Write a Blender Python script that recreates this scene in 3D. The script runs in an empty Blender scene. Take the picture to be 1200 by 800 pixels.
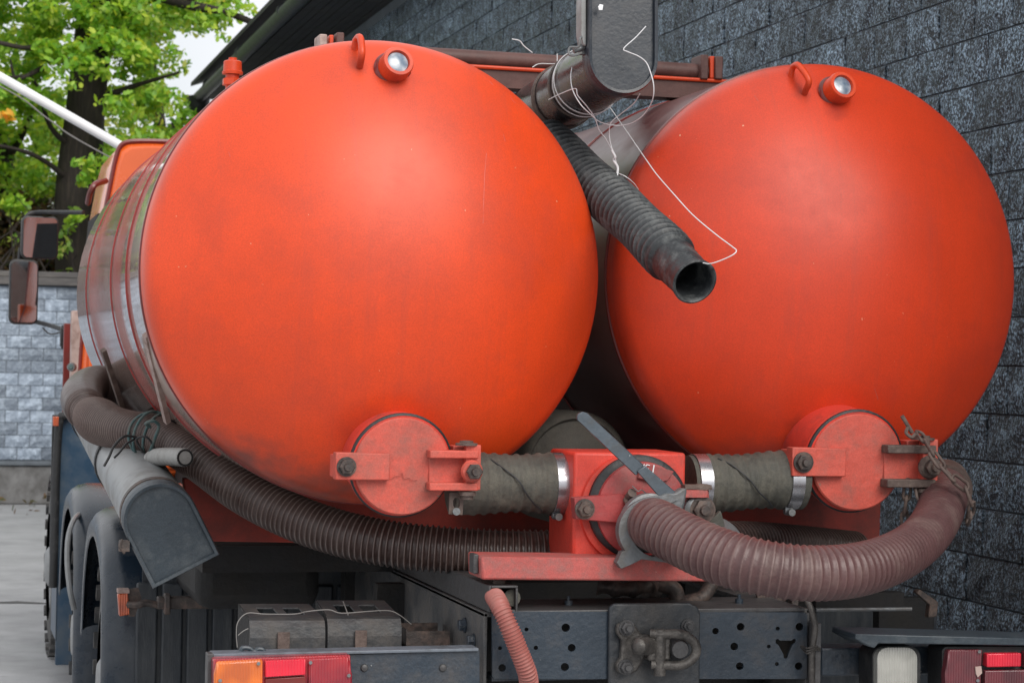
import bpy, math, random
import numpy as np
from mathutils import Vector, Matrix, noise
from mathutils.geometry import tessellate_polygon
random.seed(7); rng = np.random.default_rng(7)
R_ = math.radians
sc = bpy.context.scene
C = sc.collection
# ------------------------------------------------------------------ camera
H = 1.68                      # eye height, ground is z = 0
F = 2600.0                    # focal length in pixels of a 1200 px wide frame
YAW, PITCH, ROLL = R_(14.66), R_(0.60), R_(1.03)
camd = bpy.data.cameras.new("camera"); cam = bpy.data.objects.new("camera", camd); C.objects.link(cam)
camd.sensor_width = 36; camd.lens = F*36/1200; camd.clip_start = .1; camd.clip_end = 2000
CR = Matrix.Rotation(-YAW,3,'Z') @ Matrix.Rotation(math.pi/2+PITCH,3,'X') @ Matrix.Rotation(ROLL,3,'Z')
CP = Vector((0,0,H))
cam.matrix_world = Matrix.Translation(CP) @ CR.to_4x4()
sc.camera = cam
camd.dof.use_dof = True; camd.dof.focus_distance = 5.9; camd.dof.aperture_fstop = 11
# ------------------------------------------------------------------ light
SUN_AZ = Vector((0.26,-0.93)).normalized(); SUN_EL = R_(38)
w = bpy.data.worlds.new("World"); sc.world = w; w.use_nodes = True
nt = w.node_tree; nt.nodes.clear()
N = nt.nodes.new; L = nt.links.new
out = N('ShaderNodeOutputWorld'); bg = N('ShaderNodeBackground'); bg.inputs[1].default_value = .09
sky = N('ShaderNodeTexSky'); sky.sky_type = 'NISHITA'; sky.sun_disc = False
sky.sun_elevation = SUN_EL; sky.sun_rotation = math.atan2(SUN_AZ.x, SUN_AZ.y)
sky.air_density = 1.0; sky.dust_density = 2.0; sky.ozone_density = 1.5
tc = N('ShaderNodeTexCoord'); nz = N('ShaderNodeTexNoise'); nz.inputs['Scale'].default_value = 2.2; nz.inputs['Detail'].default_value = 5
cr = N('ShaderNodeValToRGB'); cr.color_ramp.elements[0].position = .20; cr.color_ramp.elements[1].position = .46
mx = N('ShaderNodeMix'); mx.data_type = 'RGBA'; mx.inputs['B'].default_value = (12.0,12.1,12.4,1)
L(tc.outputs['Generated'], nz.inputs['Vector']); L(nz.outputs['Fac'], cr.inputs['Fac']); L(cr.outputs['Color'], mx.inputs['Factor'])
L(sky.outputs[0], mx.inputs['A']); L(mx.outputs['Result'], bg.inputs[0]); L(bg.outputs[0], out.inputs[0])
sd = bpy.data.lights.new("sun",'SUN'); sd.energy = 2.6; sd.angle = R_(38); sd.color = (1,.95,.88)
so = bpy.data.objects.new("sun", sd); C.objects.link(so)
sdir = Vector((SUN_AZ.x*math.cos(SUN_EL), SUN_AZ.y*math.cos(SUN_EL), math.sin(SUN_EL)))
so.rotation_euler = (-sdir).to_track_quat('-Z','Y').to_euler(); so.location = (0,-10,12)
sc.view_settings.view_transform = 'Standard'; sc.view_settings.look = 'None'
sc.view_settings.exposure = 0.0; sc.view_settings.gamma = 1
# ------------------------------------------------------------------ helpers
def ray(px,py):
    return CR @ Vector(((px-600)/F, -(py-400)/F, -1))
def at(px,py,Y):
    r = ray(px,py); return CP + r*(Y/r.y)
def pp(p):                     # project a world point (for choosing which pieces matter)
    q = CR.transposed() @ (Vector(p)-CP)
    if q.z > -.1: return (-9999,-9999)
    return (600+F*q.x/-q.z, 400-F*q.y/-q.z)
def mpp(px,py,Y):              # metres per pixel there
    return (at(px+1,py,Y)-at(px,py,Y)).length
def V(*a): return Vector(a)

class MB:
    def __init__(s): s.v=[]; s.f=[]; s.a=[]; s.M=Matrix.Identity(4)
    def add(s, vs, fs, at_=None):
        b=len(s.v); s.a += (list(at_) if at_ else [0.0]*len(vs)); s.v += [s.M @ Vector(p) for p in vs]; s.f += [tuple(i+b for i in f) for f in fs]; return s
    def box(s, a, b):
        x0,y0,z0=[min(a[i],b[i]) for i in range(3)]; x1,y1,z1=[max(a[i],b[i]) for i in range(3)]
        return s.add([(x0,y0,z0),(x1,y0,z0),(x1,y1,z0),(x0,y1,z0),(x0,y0,z1),(x1,y0,z1),(x1,y1,z1),(x0,y1,z1)],
              [(0,3,2,1),(4,5,6,7),(0,1,5,4),(1,2,6,5),(2,3,7,6),(3,0,4,7)])
    def pbox(s, x0,y0,x1,y1,Y,d):
        a=at(x0,y0,Y); b=at(x1,y0,Y); c=at(x1,y1,Y); e=at(x0,y1,Y)
        zt=(a.z+b.z)/2; zb=(c.z+e.z)/2
        return s.box((( a.x+e.x)/2,Y,zb),((b.x+c.x)/2,Y+d,zt))
    def sweep(s, rings, closed=True, caps=True, at_=None):
        n=len(rings[0]); vs=[p for r in rings for p in r]; fs=[]
        for k in range(len(rings)-1):
            for i in range(n if closed else n-1):
                j=(i+1)%n; fs.append((k*n+i,k*n+j,(k+1)*n+j,(k+1)*n+i))
        if caps and closed:
            fs.append(tuple(range(n))[::-1]); fs.append(tuple((len(rings)-1)*n+i for i in range(n)))
        return s.add(vs,fs,[q for q in at_ for _ in range(n)] if at_ else None)
    def lathe(s, c, axis, prof, seg=32, caps=True, ref=None):
        # prof: (distance along axis, radius)
        ax=Vector(axis).normalized(); q=Vector(ref) if ref else (Vector((0,0,1)) if abs(ax.z)<.9 else Vector((1,0,0)))
        u=ax.cross(q).normalized(); w_=u.cross(ax); c=Vector(c)
        rings=[[c+ax*t+(u*math.cos(2*math.pi*i/seg)+w_*math.sin(2*math.pi*i/seg))*max(r,1e-4) for i in range(seg)] for t,r in prof]
        # orient outward
        rings=[r[::-1] for r in rings]
        return s.sweep(rings,True,caps)
    def cyl(s, a, b, r, r2=None, seg=20, ch=0):
        a=Vector(a); b=Vector(b); l=(b-a).length; r2=r if r2 is None else r2
        pr=[(0,r),(l,r2)] if not ch else [(0,r-ch),(ch,r),(l-ch,r2),(l,r2-ch)]
        return s.lathe(a,b-a,pr,seg)
    def hexn(s, c, axis, r, h): return s.lathe(c,axis,[(0,r),(h*.85,r),(h,r*.86)],6)
    def tube(s, pts, rad, seg=12, step=None, caps=True, sub=None, corr=None, hollow=False):
        # pts through Catmull-Rom; rad number or fn(t 0..1); corr=(pitch, amp or fn)
        P=[Vector(p) for p in pts]
        if sub is None: sub=1 if len(P)==2 else 8
        Q=[]
        if len(P)>2:
            E=[P[0]*2-P[1]]+P+[P[-1]*2-P[-2]]
            for i in range(1,len(E)-2):
                for k in range(sub):
                    t=k/sub; p0,p1,p2,p3=E[i-1:i+3]
                    Q.append(.5*((2*p1)+(p2-p0)*t+(2*p0-5*p1+4*p2-p3)*t*t+(3*p1-p0-3*p2+p3)*t**3))
            Q.append(P[-1])
        else: Q=[P[0],P[1]]
        cum=[0]
        for i in range(1,len(Q)): cum.append(cum[-1]+(Q[i]-Q[i-1]).length)
        T=cum[-1]
        if corr: step=corr[0]/6
        if step:
            n=max(2,int(T/step)); S=[]; j=0
            for k in range(n+1):
                d=T*k/n
                while j<len(cum)-2 and cum[j+1]<d: j+=1
                u=(d-cum[j])/max(1e-9,cum[j+1]-cum[j]); S.append((Q[j].lerp(Q[j+1],u),d))
        else: S=[(q,c) for q,c in zip(Q,cum)]
        rings=[]; up=None; rv=[]
        for k,(p,d) in enumerate(S):
            tn=(S[min(k+1,len(S)-1)][0]-S[max(k-1,0)][0]).normalized()
            if up is None:
                up=tn.cross(Vector((0,0,1)));
                if up.length<.1: up=tn.cross(Vector((1,0,0)))
            up=(up-tn*up.dot(tn)).normalized(); w_=tn.cross(up)
            r=rad(d/T) if callable(rad) else rad
            rv.append(0.0)
            if corr:
                a=corr[1](d/T) if callable(corr[1]) else corr[1]
                ph=(d/corr[0])%1.0
                cc=max(0,math.cos(2*math.pi*ph))**.7; r+=a*(cc*2-1); rv[-1]=cc*min(1,a/.0022)
            rings.append([p+(up*math.cos(2*math.pi*i/seg)+w_*math.sin(2*math.pi*i/seg))*r for i in range(seg)])
        return s.sweep(rings,True,caps,rv)
    def poly(s, outer, holes, o, ux, uy, n, th):
        # flat plate with holes; 2D outlines in (ux,uy) from o; thickness th along n
        loops=[outer]+list(holes)
        tri=tessellate_polygon([[Vector((p[0],p[1],0)) for p in l] for l in loops])
        flat=[p for l in loops for p in l]; m=len(flat)
        o=Vector(o);ux=Vector(ux);uy=Vector(uy);n=Vector(n)
        vs=[o+ux*p[0]+uy*p[1] for p in flat]+[o+ux*p[0]+uy*p[1]+n*th for p in flat]
        fs=[]
        for t in tri:
            a,b,c=t; A,B,D=flat[a],flat[b],flat[c]
            cr_=(B[0]-A[0])*(D[1]-A[1])-(B[1]-A[1])*(D[0]-A[0])
            if cr_<0: a,c=c,a
            fs.append((a,b,c)) if ux.cross(uy).dot(n)<0 else fs.append((c,b,a))
            fs.append((c+m,b+m,a+m)) if ux.cross(uy).dot(n)<0 else fs.append((a+m,b+m,c+m))
        k=0
        for l in loops:
            q=len(l)
            for i in range(q):
                j=(i+1)%q; fs.append((k+i,k+j,k+j+m,k+i+m))
            k+=q
        return s.add(vs,fs)
    def ppoly(s, outer, Y, th, holes=()):
        # outline given in photo pixels at depth plane Y, extruded away from the viewer
        W=lambda l:[(lambda q:(q.x,q.z))(at(a,b,Y)) for a,b in l]
        return s.poly(W(outer),[W(h) for h in holes],(0,Y,0),(1,0,0),(0,0,1),(0,1,0),th)
    def mesh(s, name, c, ang=38):
        me=bpy.data.meshes.new(name); me.from_pydata([tuple(p-c) for p in s.v],[],s.f)
        me.polygons.foreach_set('use_smooth',[True]*len(s.f)); me.update()
        if any(s.a):
            at_=me.attributes.new('ridge','FLOAT','POINT'); at_.data.foreach_set('value',s.a)
        import bmesh
        b=bmesh.new(); b.from_mesh(me); bmesh.ops.recalc_face_normals(b,faces=b.faces)
        for e in b.edges:
            if len(e.link_faces)==2 and e.calc_face_angle(0)>R_(ang): e.smooth=False
        b.to_mesh(me); b.free()
        return me
WP={}
def tag(o,label=None,cat=None,group=None,kind=None):
    if label: o['label']=label
    if cat: o['category']=cat
    if group: o['group']=group
    if kind: o['kind']=kind
    return o
def empty(name, loc, label, cat, group=None):
    o=bpy.data.objects.new(name,None); C.objects.link(o); o.location=loc; WP[o.name]=Vector(loc); o.empty_display_size=.2
    return tag(o,label,cat,group)
def build(mb, name, m, parent=None, bev=0, label=None, kind=None, ang=38, cat=None, group=None):
    lo=Vector([min(p[i] for p in mb.v) for i in range(3)]); hi=Vector([max(p[i] for p in mb.v) for i in range(3)])
    c=(lo+hi)/2; me=mb.mesh(name,c,ang); me.materials.append(m)
    o=bpy.data.objects.new(name,me); C.objects.link(o); WP[o.name]=c
    if parent is not None: o.parent=parent; o.location=c-WP[parent.name]
    else: o.location=c
    if bev:
        b=o.modifiers.new('bevel','BEVEL'); b.width=bev; b.segments=2; b.limit_method='ANGLE'; b.angle_limit=R_(40)
    return tag(o,label,cat,group,kind)
def copy_part(o, dloc, parent=None):
    c=o.copy(); C.objects.link(c); c.location=o.location+Vector(dloc); WP[c.name]=WP[o.name]+Vector(dloc)
    if parent is not None: c.parent=parent
    return c
# ------------------------------------------------------------------ materials
def newmat(name):
    m=bpy.data.materials.new(name); m.use_nodes=True; nt=m.node_tree
    return m,nt,nt.nodes['Principled BSDF']
def paint(name, col, rough=.5, metal=0, coat=0, coat_r=.2, var=.15, vscale=6, dirt=None, dscale=5, dlo=.5, dhi=.7, bump=.0, bscale=60,
          stretch=(1,1,1), grain=.0, stains=(), spec=.5, sand=None, ridge=None, streaks=None):
    m,nt,bs=newmat(name); N=nt.nodes.new; L=nt.links.new
    geo=N('ShaderNodeNewGeometry'); mp=N('ShaderNodeMapping'); mp.inputs['Scale'].default_value=stretch
    L(geo.outputs['Position'],mp.inputs['Vector'])
    n1=N('ShaderNodeTexNoise'); n1.inputs['Scale'].default_value=vscale; n1.inputs['Detail'].default_value=6; n1.inputs['Roughness'].default_value=.65
    L(mp.outputs[0],n1.inputs['Vector'])
    hs=N('ShaderNodeMix'); hs.data_type='RGBA'
    hs.inputs['A'].default_value=tuple(c*(1-var) for c in col)+(1,); hs.inputs['B'].default_value=tuple(min(1,c*(1+var)) for c in col)+(1,)
    mr=N('ShaderNodeMapRange'); mr.inputs['From Min'].default_value=.3; mr.inputs['From Max'].default_value=.7
    L(n1.outputs['Fac'],mr.inputs['Value']); L(mr.outputs[0],hs.inputs['Factor'])
    cur=hs.outputs['Result']; rsrc=None
    if dirt:
        n2=N('ShaderNodeTexNoise'); n2.inputs['Scale'].default_value=dscale; n2.inputs['Detail'].default_value=9; n2.inputs['Roughness'].default_value=.7
        L(mp.outputs[0],n2.inputs['Vector'])
        m2=N('ShaderNodeMapRange'); m2.inputs['From Min'].default_value=dlo; m2.inputs['From Max'].default_value=dhi
        L(n2.outputs['Fac'],m2.inputs['Value'])
        mx=N('ShaderNodeMix'); mx.data_type='RGBA'; mx.inputs['B'].default_value=tuple(dirt)+(1,)
        L(m2.outputs[0],mx.inputs['Factor']); L(cur,mx.inputs['A']); cur=mx.outputs['Result']; rsrc=m2.outputs[0]
    if sand:   # fine chips and scratches
        n3=N('ShaderNodeTexNoise'); n3.inputs['Scale'].default_value=sand[1]; n3.inputs['Detail'].default_value=3
        L(geo.outputs['Position'],n3.inputs['Vector'])
        m3=N('ShaderNodeMapRange'); m3.inputs['From Min'].default_value=sand[2]; m3.inputs['From Max'].default_value=sand[2]+.03
        L(n3.outputs['Fac'],m3.inputs['Value'])
        mx=N('ShaderNodeMix'); mx.data_type='RGBA'; mx.inputs['B'].default_value=tuple(sand[0])+(1,)
        L(m3.outputs[0],mx.inputs['Factor']); L(cur,mx.inputs['A']); cur=mx.outputs['Result']
    if ridge:  # ribs of hose are of paler worn plastic than the grooves
        an=N('ShaderNodeAttribute'); an.attribute_name='ridge'
        m3=N('ShaderNodeMapRange'); m3.inputs['From Min'].default_value=ridge[1]; m3.inputs['From Max'].default_value=ridge[2]; m3.inputs['To Max'].default_value=ridge[3]
        L(an.outputs['Fac'],m3.inputs['Value']); mx=N('ShaderNodeMix'); mx.data_type='RGBA'; mx.inputs['B'].default_value=tuple(ridge[0])+(1,)
        L(m3.outputs[0],mx.inputs['Factor']); L(cur,mx.inputs['A']); cur=mx.outputs['Result']
    for (p,rad,scol,amt) in stains:      # grime patches with a place and a shape of their own
        sb=N('ShaderNodeVectorMath'); sb.operation='SUBTRACT'; sb.inputs[1].default_value=p; L(geo.outputs['Position'],sb.inputs[0])
        dv=N('ShaderNodeVectorMath'); dv.operation='DIVIDE'; dv.inputs[1].default_value=rad; L(sb.outputs[0],dv.inputs[0])
        ln=N('ShaderNodeVectorMath'); ln.operation='LENGTH'; L(dv.outputs[0],ln.inputs[0])
        nn=N('ShaderNodeTexNoise'); nn.inputs['Scale'].default_value=25; nn.inputs['Detail'].default_value=6; L(geo.outputs['Position'],nn.inputs['Vector'])
        ad=N('ShaderNodeMath'); ad.operation='MULTIPLY_ADD'; ad.inputs[1].default_value=.9; L(nn.outputs['Fac'],ad.inputs[0]); L(ln.outputs['Value'],ad.inputs[2])
        m4=N('ShaderNodeMapRange'); m4.inputs['From Min'].default_value=1.35; m4.inputs['From Max'].default_value=.55; m4.inputs['To Max'].default_value=amt
        L(ad.outputs[0],m4.inputs['Value'])
        mx=N('ShaderNodeMix'); mx.data_type='RGBA'; mx.inputs['B'].default_value=tuple(scol)+(1,)
        L(m4.outputs[0],mx.inputs['Factor']); L(cur,mx.inputs['A']); cur=mx.outputs['Result']
    if grain:
        n4=N('ShaderNodeTexNoise'); n4.inputs['Scale'].default_value=260; n4.inputs['Detail'].default_value=2; L(geo.outputs['Position'],n4.inputs['Vector'])
        m5=N('ShaderNodeMapRange'); m5.inputs['From Min'].default_value=.3; m5.inputs['From Max'].default_value=.7
        m5.inputs['To Min'].default_value=1-grain; m5.inputs['To Max'].default_value=1+grain
        L(n4.outputs['Fac'],m5.inputs['Value'])
        vm=N('ShaderNodeVectorMath'); vm.operation='SCALE'; L(cur,vm.inputs[0]); L(m5.outputs[0],vm.inputs['Scale']); cur=vm.outputs[0]
    L(cur,bs.inputs['Base Color'])
    rr=N('ShaderNodeMapRange'); rr.inputs['To Min'].default_value=max(.03,rough-.08); rr.inputs['To Max'].default_value=min(1,rough+.12)
    L(rsrc if rsrc else n1.outputs['Fac'],rr.inputs['Value']); L(rr.outputs[0],bs.inputs['Roughness'])
    bs.inputs['Metallic'].default_value=metal; bs.inputs['Coat Weight'].default_value=coat; bs.inputs['Coat Roughness'].default_value=coat_r
    bs.inputs['Specular IOR Level'].default_value=spec
    if streaks:   # vertical drip streaks
        mp2=N('ShaderNodeMapping'); mp2.inputs['Scale'].default_value=(streaks[0],1,streaks[0]*.06); L(geo.outputs['Position'],mp2.inputs['Vector'])
        n6=N('ShaderNodeTexNoise'); n6.inputs['Scale'].default_value=1; n6.inputs['Detail'].default_value=7; n6.inputs['Roughness'].default_value=.7; L(mp2.outputs[0],n6.inputs['Vector'])
        m6=N('ShaderNodeMapRange'); m6.inputs['From Min'].default_value=streaks[2]; m6.inputs['From Max'].default_value=streaks[2]+.22; m6.inputs['To Max'].default_value=streaks[3]; L(n6.outputs['Fac'],m6.inputs['Value'])
        mx=N('ShaderNodeMix'); mx.data_type='RGBA'; mx.inputs['B'].default_value=tuple(streaks[1])+(1,); L(m6.outputs[0],mx.inputs['Factor']); L(cur,mx.inputs['A']); L(mx.outputs['Result'],bs.inputs['Base Color'])
    if bump:
        n5=N('ShaderNodeTexNoise'); n5.inputs['Scale'].default_value=bscale; n5.inputs['Detail'].default_value=5; L(mp.outputs[0],n5.inputs['Vector'])
        bp=N('ShaderNodeBump'); bp.inputs['Strength'].default_value=bump; bp.inputs['Distance'].default_value=.01
        L(n5.outputs['Fac'],bp.inputs['Height']); L(bp.outputs[0],bs.inputs['Normal'])
    return m
M={}
headst=[(tuple(at(463,97,5.75)),(.05,.3,.06),(.30,.03,.02),.55),(tuple(at(420,78,5.8)),(.03,.3,.04),(.2,.03,.02),.6),
        (tuple(at(982,122,5.9)),(.05,.3,.06),(.22,.02,.015),.7),(tuple(at(940,108,5.95)),(.03,.3,.04),(.2,.03,.02),.6),
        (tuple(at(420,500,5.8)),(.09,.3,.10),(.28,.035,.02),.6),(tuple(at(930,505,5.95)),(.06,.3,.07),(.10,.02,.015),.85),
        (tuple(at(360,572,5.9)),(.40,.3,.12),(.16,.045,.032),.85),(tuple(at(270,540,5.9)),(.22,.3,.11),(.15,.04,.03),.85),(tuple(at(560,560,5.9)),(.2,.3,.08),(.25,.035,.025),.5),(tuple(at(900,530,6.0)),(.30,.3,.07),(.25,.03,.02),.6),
        (tuple(at(757,200,6.1)),(.035,.1,.07),(.12,.14,.18),.95)]
def headpaint(name,col,dirt): return paint(name,col,.50,coat=.20,coat_r=.40,var=.10,vscale=3.0,dirt=dirt,dscale=2.4,dlo=.48,dhi=.85,spec=.38,
                streaks=(30,(.36,.05,.03),.52,.28),bump=.30,bscale=2.6,grain=.10,stains=headst,sand=((.66,.34,.22),66,.757))
M['head']=headpaint('orange_red_paint',(.66,.057,.009),(.42,.045,.02)); M['head_r']=headpaint('red_paint',(.60,.045,.010),(.38,.035,.02))
M['barrel_r']=paint('scuffed_barrel_paint',(.10,.020,.020),.38,coat=.10,coat_r=.3,var=.35,vscale=4,dirt=(.14,.09,.08),dscale=4,dlo=.45,dhi=.7,bump=.10,bscale=7,stretch=(1,.5,1),stains=[(tuple(at(740,215,6.3)),(.12,.3,.10),(.07,.06,.065),.8)])
M['barrel']=paint('dusty_sky_sheen_paint',(.52,.36,.31),.28,coat=.9,coat_r=.06,var=.2,vscale=5,dirt=(.62,.52,.45),dscale=3.5,dlo=.4,dhi=.7,bump=.07,bscale=7,stretch=(1,.5,1))  # red paint; its pale sky reflection is mixed into base and dust colours
M['maroon']=paint('maroon_paint',(.16,.015,.012),.45,coat=.2,dirt=(.08,.05,.04),dlo=.5,dhi=.8,dscale=14)
M['band_red']=paint('band_paint',(.30,.018,.014),.45,coat=.2,dirt=(.15,.04,.03),dlo=.5,dhi=.8,dscale=14)
M['valve_red']=paint('faded_salmon_paint',(.54,.085,.058),.62,var=.12,vscale=14,dirt=(.24,.10,.08),dscale=11,dlo=.47,dhi=.78,bump=.22,bscale=45,grain=.12,sand=((.25,.14,.11),55,.72))
M['box_red']=paint('box_red_paint',(.62,.055,.035),.55,var=.12,vscale=9,dirt=(.26,.05,.04),dscale=8,dlo=.5,dhi=.75,bump=.12,bscale=40,grain=.1)
M['shelf_red']=paint('dusty_shelf_paint',(.42,.085,.075),.7,var=.15,vscale=20,dirt=(.25,.12,.11),dscale=22,dlo=.45,dhi=.7,bump=.2,bscale=60,grain=.15,sand=((.6,.42,.38),90,.74))
M['rose']=paint('rose_cover_paint',(.33,.045,.045),.6,var=.2,vscale=10,dirt=(.2,.1,.09),dscale=12,dlo=.45,dhi=.75,bump=.15,bscale=50,grain=.1)
M['subframe']=paint('dark_red_frame',(.33,.030,.016),.6,var=.25,vscale=4,dirt=(.08,.03,.025),dscale=5,dlo=.4,dhi=.75,grain=.1)
M['grime']=paint('greasy_steel',(.055,.045,.042),.6,metal=.2,var=.3,vscale=30,dirt=(.16,.11,.09),dscale=25,dlo=.45,dhi=.7,bump=.3,bscale=70)
M['rust']=paint('brown_rust',(.085,.058,.050),.75,var=.3,vscale=30,dirt=(.17,.13,.11),dscale=20,dlo=.45,dhi=.7,bump=.3,bscale=90)
M['pipe_brown']=paint('brown_pipe_paint',(.085,.035,.03),.6,var=.2,vscale=12,dirt=(.16,.08,.07),dscale=10,dlo=.45,dhi=.75,bump=.1,grain=.1)
M['old_steel']=paint('old_greasy_forging',(.060,.055,.052),.5,metal=.3,var=.3,vscale=30,dirt=(.13,.12,.11),dscale=20,dlo=.45,dhi=.7,bump=.4,bscale=70,grain=.15)
M['drum']=paint('grimy_drum',(.060,.055,.046),.8,var=.2,vscale=9,dirt=(.10,.09,.075),dscale=12,dlo=.45,dhi=.75,bump=.2,grain=.15)
M['guard']=paint('guard_sheet',(.040,.042,.046),.5,metal=.1,var=.2,vscale=9,dirt=(.085,.075,.068),dscale=11,dlo=.45,dhi=.75,bump=.2,grain=.15)
M['plate']=paint('greasy_plate',(.030,.035,.042),.5,metal=.1,var=.25,vscale=9,dirt=(.085,.078,.072),dscale=9,dlo=.42,dhi=.72,bump=.3,bscale=50,grain=.2)
M['chassis_hi']=paint('pale_flange_paint',(.13,.15,.18),.5,var=.2,vscale=12,dirt=(.05,.055,.06),dscale=14,dlo=.45,dhi=.7)  # paler blue-grey for the top flange of the left bumper
M['rail']=paint('worn_rail_paint',(.070,.074,.080),.5,metal=.1,var=.25,vscale=8,dirt=(.13,.115,.10),dscale=8,dlo=.42,dhi=.75,bump=.25,bscale=50,grain=.15)
M['zinc']=paint('zinc_clamp',(.42,.42,.45),.34,metal=.9,var=.1,dirt=(.3,.27,.25),dscale=20,dlo=.55,dhi=.8)
M['alu']=paint('cast_grey_metal',(.16,.17,.18),.5,metal=.35,var=.15,vscale=22,dirt=(.13,.12,.11),dscale=18,dlo=.45,dhi=.7,bump=.2,bscale=70)
M['lever']=paint('grey_lever_steel',(.085,.105,.125),.45,metal=.4,var=.2,vscale=25,dirt=(.08,.08,.08),dscale=15,dlo=.5,dhi=.75,bump=.1,sand=((.5,.5,.5),80,.72))
M['dark_hose']=paint('olive_grey_rubber',(.062,.061,.052),.82,var=.25,vscale=9,dirt=(.14,.13,.105),dscale=12,dlo=.45,dhi=.75,bump=.35,bscale=60,grain=.15)
M['rubber']=paint('black_rubber',(.018,.019,.021),.6,var=.3,dirt=(.07,.07,.07),dscale=18,dlo=.55,dhi=.8,bump=.2)
M['black_hose']=paint('black_ribbed_rubber',(.022,.025,.028),.55,var=.3,vscale=20,dirt=(.15,.16,.16),dscale=16,dlo=.50,dhi=.78,bump=.35,bscale=60,ridge=((.10,.11,.115),.4,1.0,.6),grain=.15)
M['mauve_hose']=paint('mauve_ribbed_plastic',(.092,.045,.045),.5,var=.2,vscale=6,ridge=((.24,.165,.15),.6,1.0,.4),dirt=(.15,.10,.09),dscale=9,dlo=.5,dhi=.8,bump=.15,bscale=80,grain=.12)
M['brown_hose']=paint('brown_ribbed_plastic',(.055,.031,.027),.40,var=.25,vscale=6,ridge=((.28,.22,.20),.5,1.0,.5),dirt=(.10,.072,.064),dscale=7,dlo=.45,dhi=.75,bump=.2,bscale=60,grain=.12)
M['pink_conduit']=paint('pink_conduit',(.32,.105,.09),.6,var=.12,dirt=(.28,.13,.11),dscale=20,dlo=.5,dhi=.8)
M['slate']=paint('slate_plastic',(.034,.047,.060),.50,var=.12,vscale=8,dirt=(.10,.115,.125),dscale=12,dlo=.5,dhi=.85,bump=.12,bscale=90,grain=.18)
M['black_plastic']=paint('black_plastic',(.020,.026,.036),.42,var=.2,dirt=(.07,.07,.075),dscale=10,dlo=.5,dhi=.8,grain=.15,bump=.08,bscale=90)
M['tube_dark']=paint('dark_tube_plastic',(.030,.022,.024),.35,coat=.2,var=.3,dirt=(.10,.08,.075),dscale=6,dlo=.5,dhi=.75,bump=.08)
M['tube_grey']=paint('grey_tube_plastic',(.25,.26,.265),.5,var=.12,vscale=5,dirt=(.14,.13,.12),dscale=6,dlo=.5,dhi=.75,bump=.08)
M['fender']=paint('blue_grey_plastic',(.008,.018,.032),.34,var=.2,vscale=5,dirt=(.06,.066,.074),dscale=6,dlo=.45,dhi=.8,bump=.05,grain=.1)
M['blue_panel']=paint('faded_blue_paint',(.025,.065,.12),.4,var=.2,vscale=4,dirt=(.09,.11,.13),dscale=4,dlo=.4,dhi=.7)
M['flap']=paint('mud_flap_rubber',(.013,.019,.027),.55,var=.2,dirt=(.08,.085,.09),dscale=7,dlo=.4,dhi=.8,stretch=(3,1,.6),bump=.15,grain=.1)
M['tyre']=paint('dusty_tyre',(.05,.052,.055),.75,var=.2,dirt=(.15,.14,.13),dscale=12,dlo=.4,dhi=.75,bump=.3)
M['chassis']=paint('blue_black_chassis',(.030,.043,.060),.40,metal=.1,var=.2,vscale=9,dirt=(.065,.058,.055),dscale=9,dlo=.47,dhi=.78,bump=.22,bscale=60,grain=.15,sand=((.22,.22,.22),60,.72))
M['chassis_top']=paint('dusty_steel_sheet',(.070,.069,.072),.5,metal=.15,var=.25,vscale=9,dirt=(.035,.033,.033),dscale=9,dlo=.45,dhi=.75,bump=.2,grain=.15)
M['dark']=paint('dark_underbody',(.010,.010,.011),.85,var=.3,dirt=(.026,.023,.02),dscale=8,dlo=.45,dhi=.8,bump=.3)
M['cab']=paint('orange_cab_paint',(.72,.115,.018),.35,coat=.5,coat_r=.12,var=.06,dirt=(.45,.12,.05),dscale=6,dlo=.6,dhi=.9)
M['cab_trim']=paint('pale_dusty_trim',(.40,.30,.27),.6,var=.15,dirt=(.22,.14,.12),dscale=20,dlo=.45,dhi=.7)
M['white']=paint('white_enamel',(.78,.79,.81),.4,var=.04)
M['wire']=paint('white_wire_skin',(.70,.70,.72),.5,var=.05)
M['wire_dim']=paint('grey_wire_skin',(.20,.19,.185),.5,var=.1)
M['cord']=paint('teal_cord',(.05,.11,.115),.7,var=.3,dirt=(.12,.14,.13),dscale=30,dlo=.45,dhi=.6)
M['grey_pipe']=paint('pale_grey_pipe',(.33,.33,.32),.7,var=.12,dirt=(.16,.15,.14),dscale=12,dlo=.45,dhi=.7,bump=.2)
m,nt_,bs=newmat('mirror_glass'); bs.inputs['Metallic'].default_value=1; bs.inputs['Roughness'].default_value=.03; bs.inputs['Base Color'].default_value=(.34,.35,.37,1); M['mirror']=m
m,nt_,bs=newmat('sight_glass'); bs.inputs['Roughness'].default_value=.22; bs.inputs['Base Color'].default_value=(.23,.29,.36,1); bs.inputs['Coat Weight'].default_value=1; bs.inputs['Coat Roughness'].default_value=.25
n_=nt_.nodes.new('ShaderNodeTexNoise'); n_.inputs['Scale'].default_value=40; r_=nt_.nodes.new('ShaderNodeValToRGB'); g_=nt_.nodes.new('ShaderNodeNewGeometry')
nt_.links.new(g_.outputs['Position'],n_.inputs['Vector']); nt_.links.new(n_.outputs['Fac'],r_.inputs[0]); nt_.links.new(r_.outputs[0],bs.inputs['Base Color'])
r_.color_ramp.elements[0].position=.35; r_.color_ramp.elements[0].color=(.14,.19,.26,1); r_.color_ramp.elements[1].position=.7; r_.color_ramp.elements[1].color=(.45,.50,.55,1)
M['glass']=m
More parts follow.
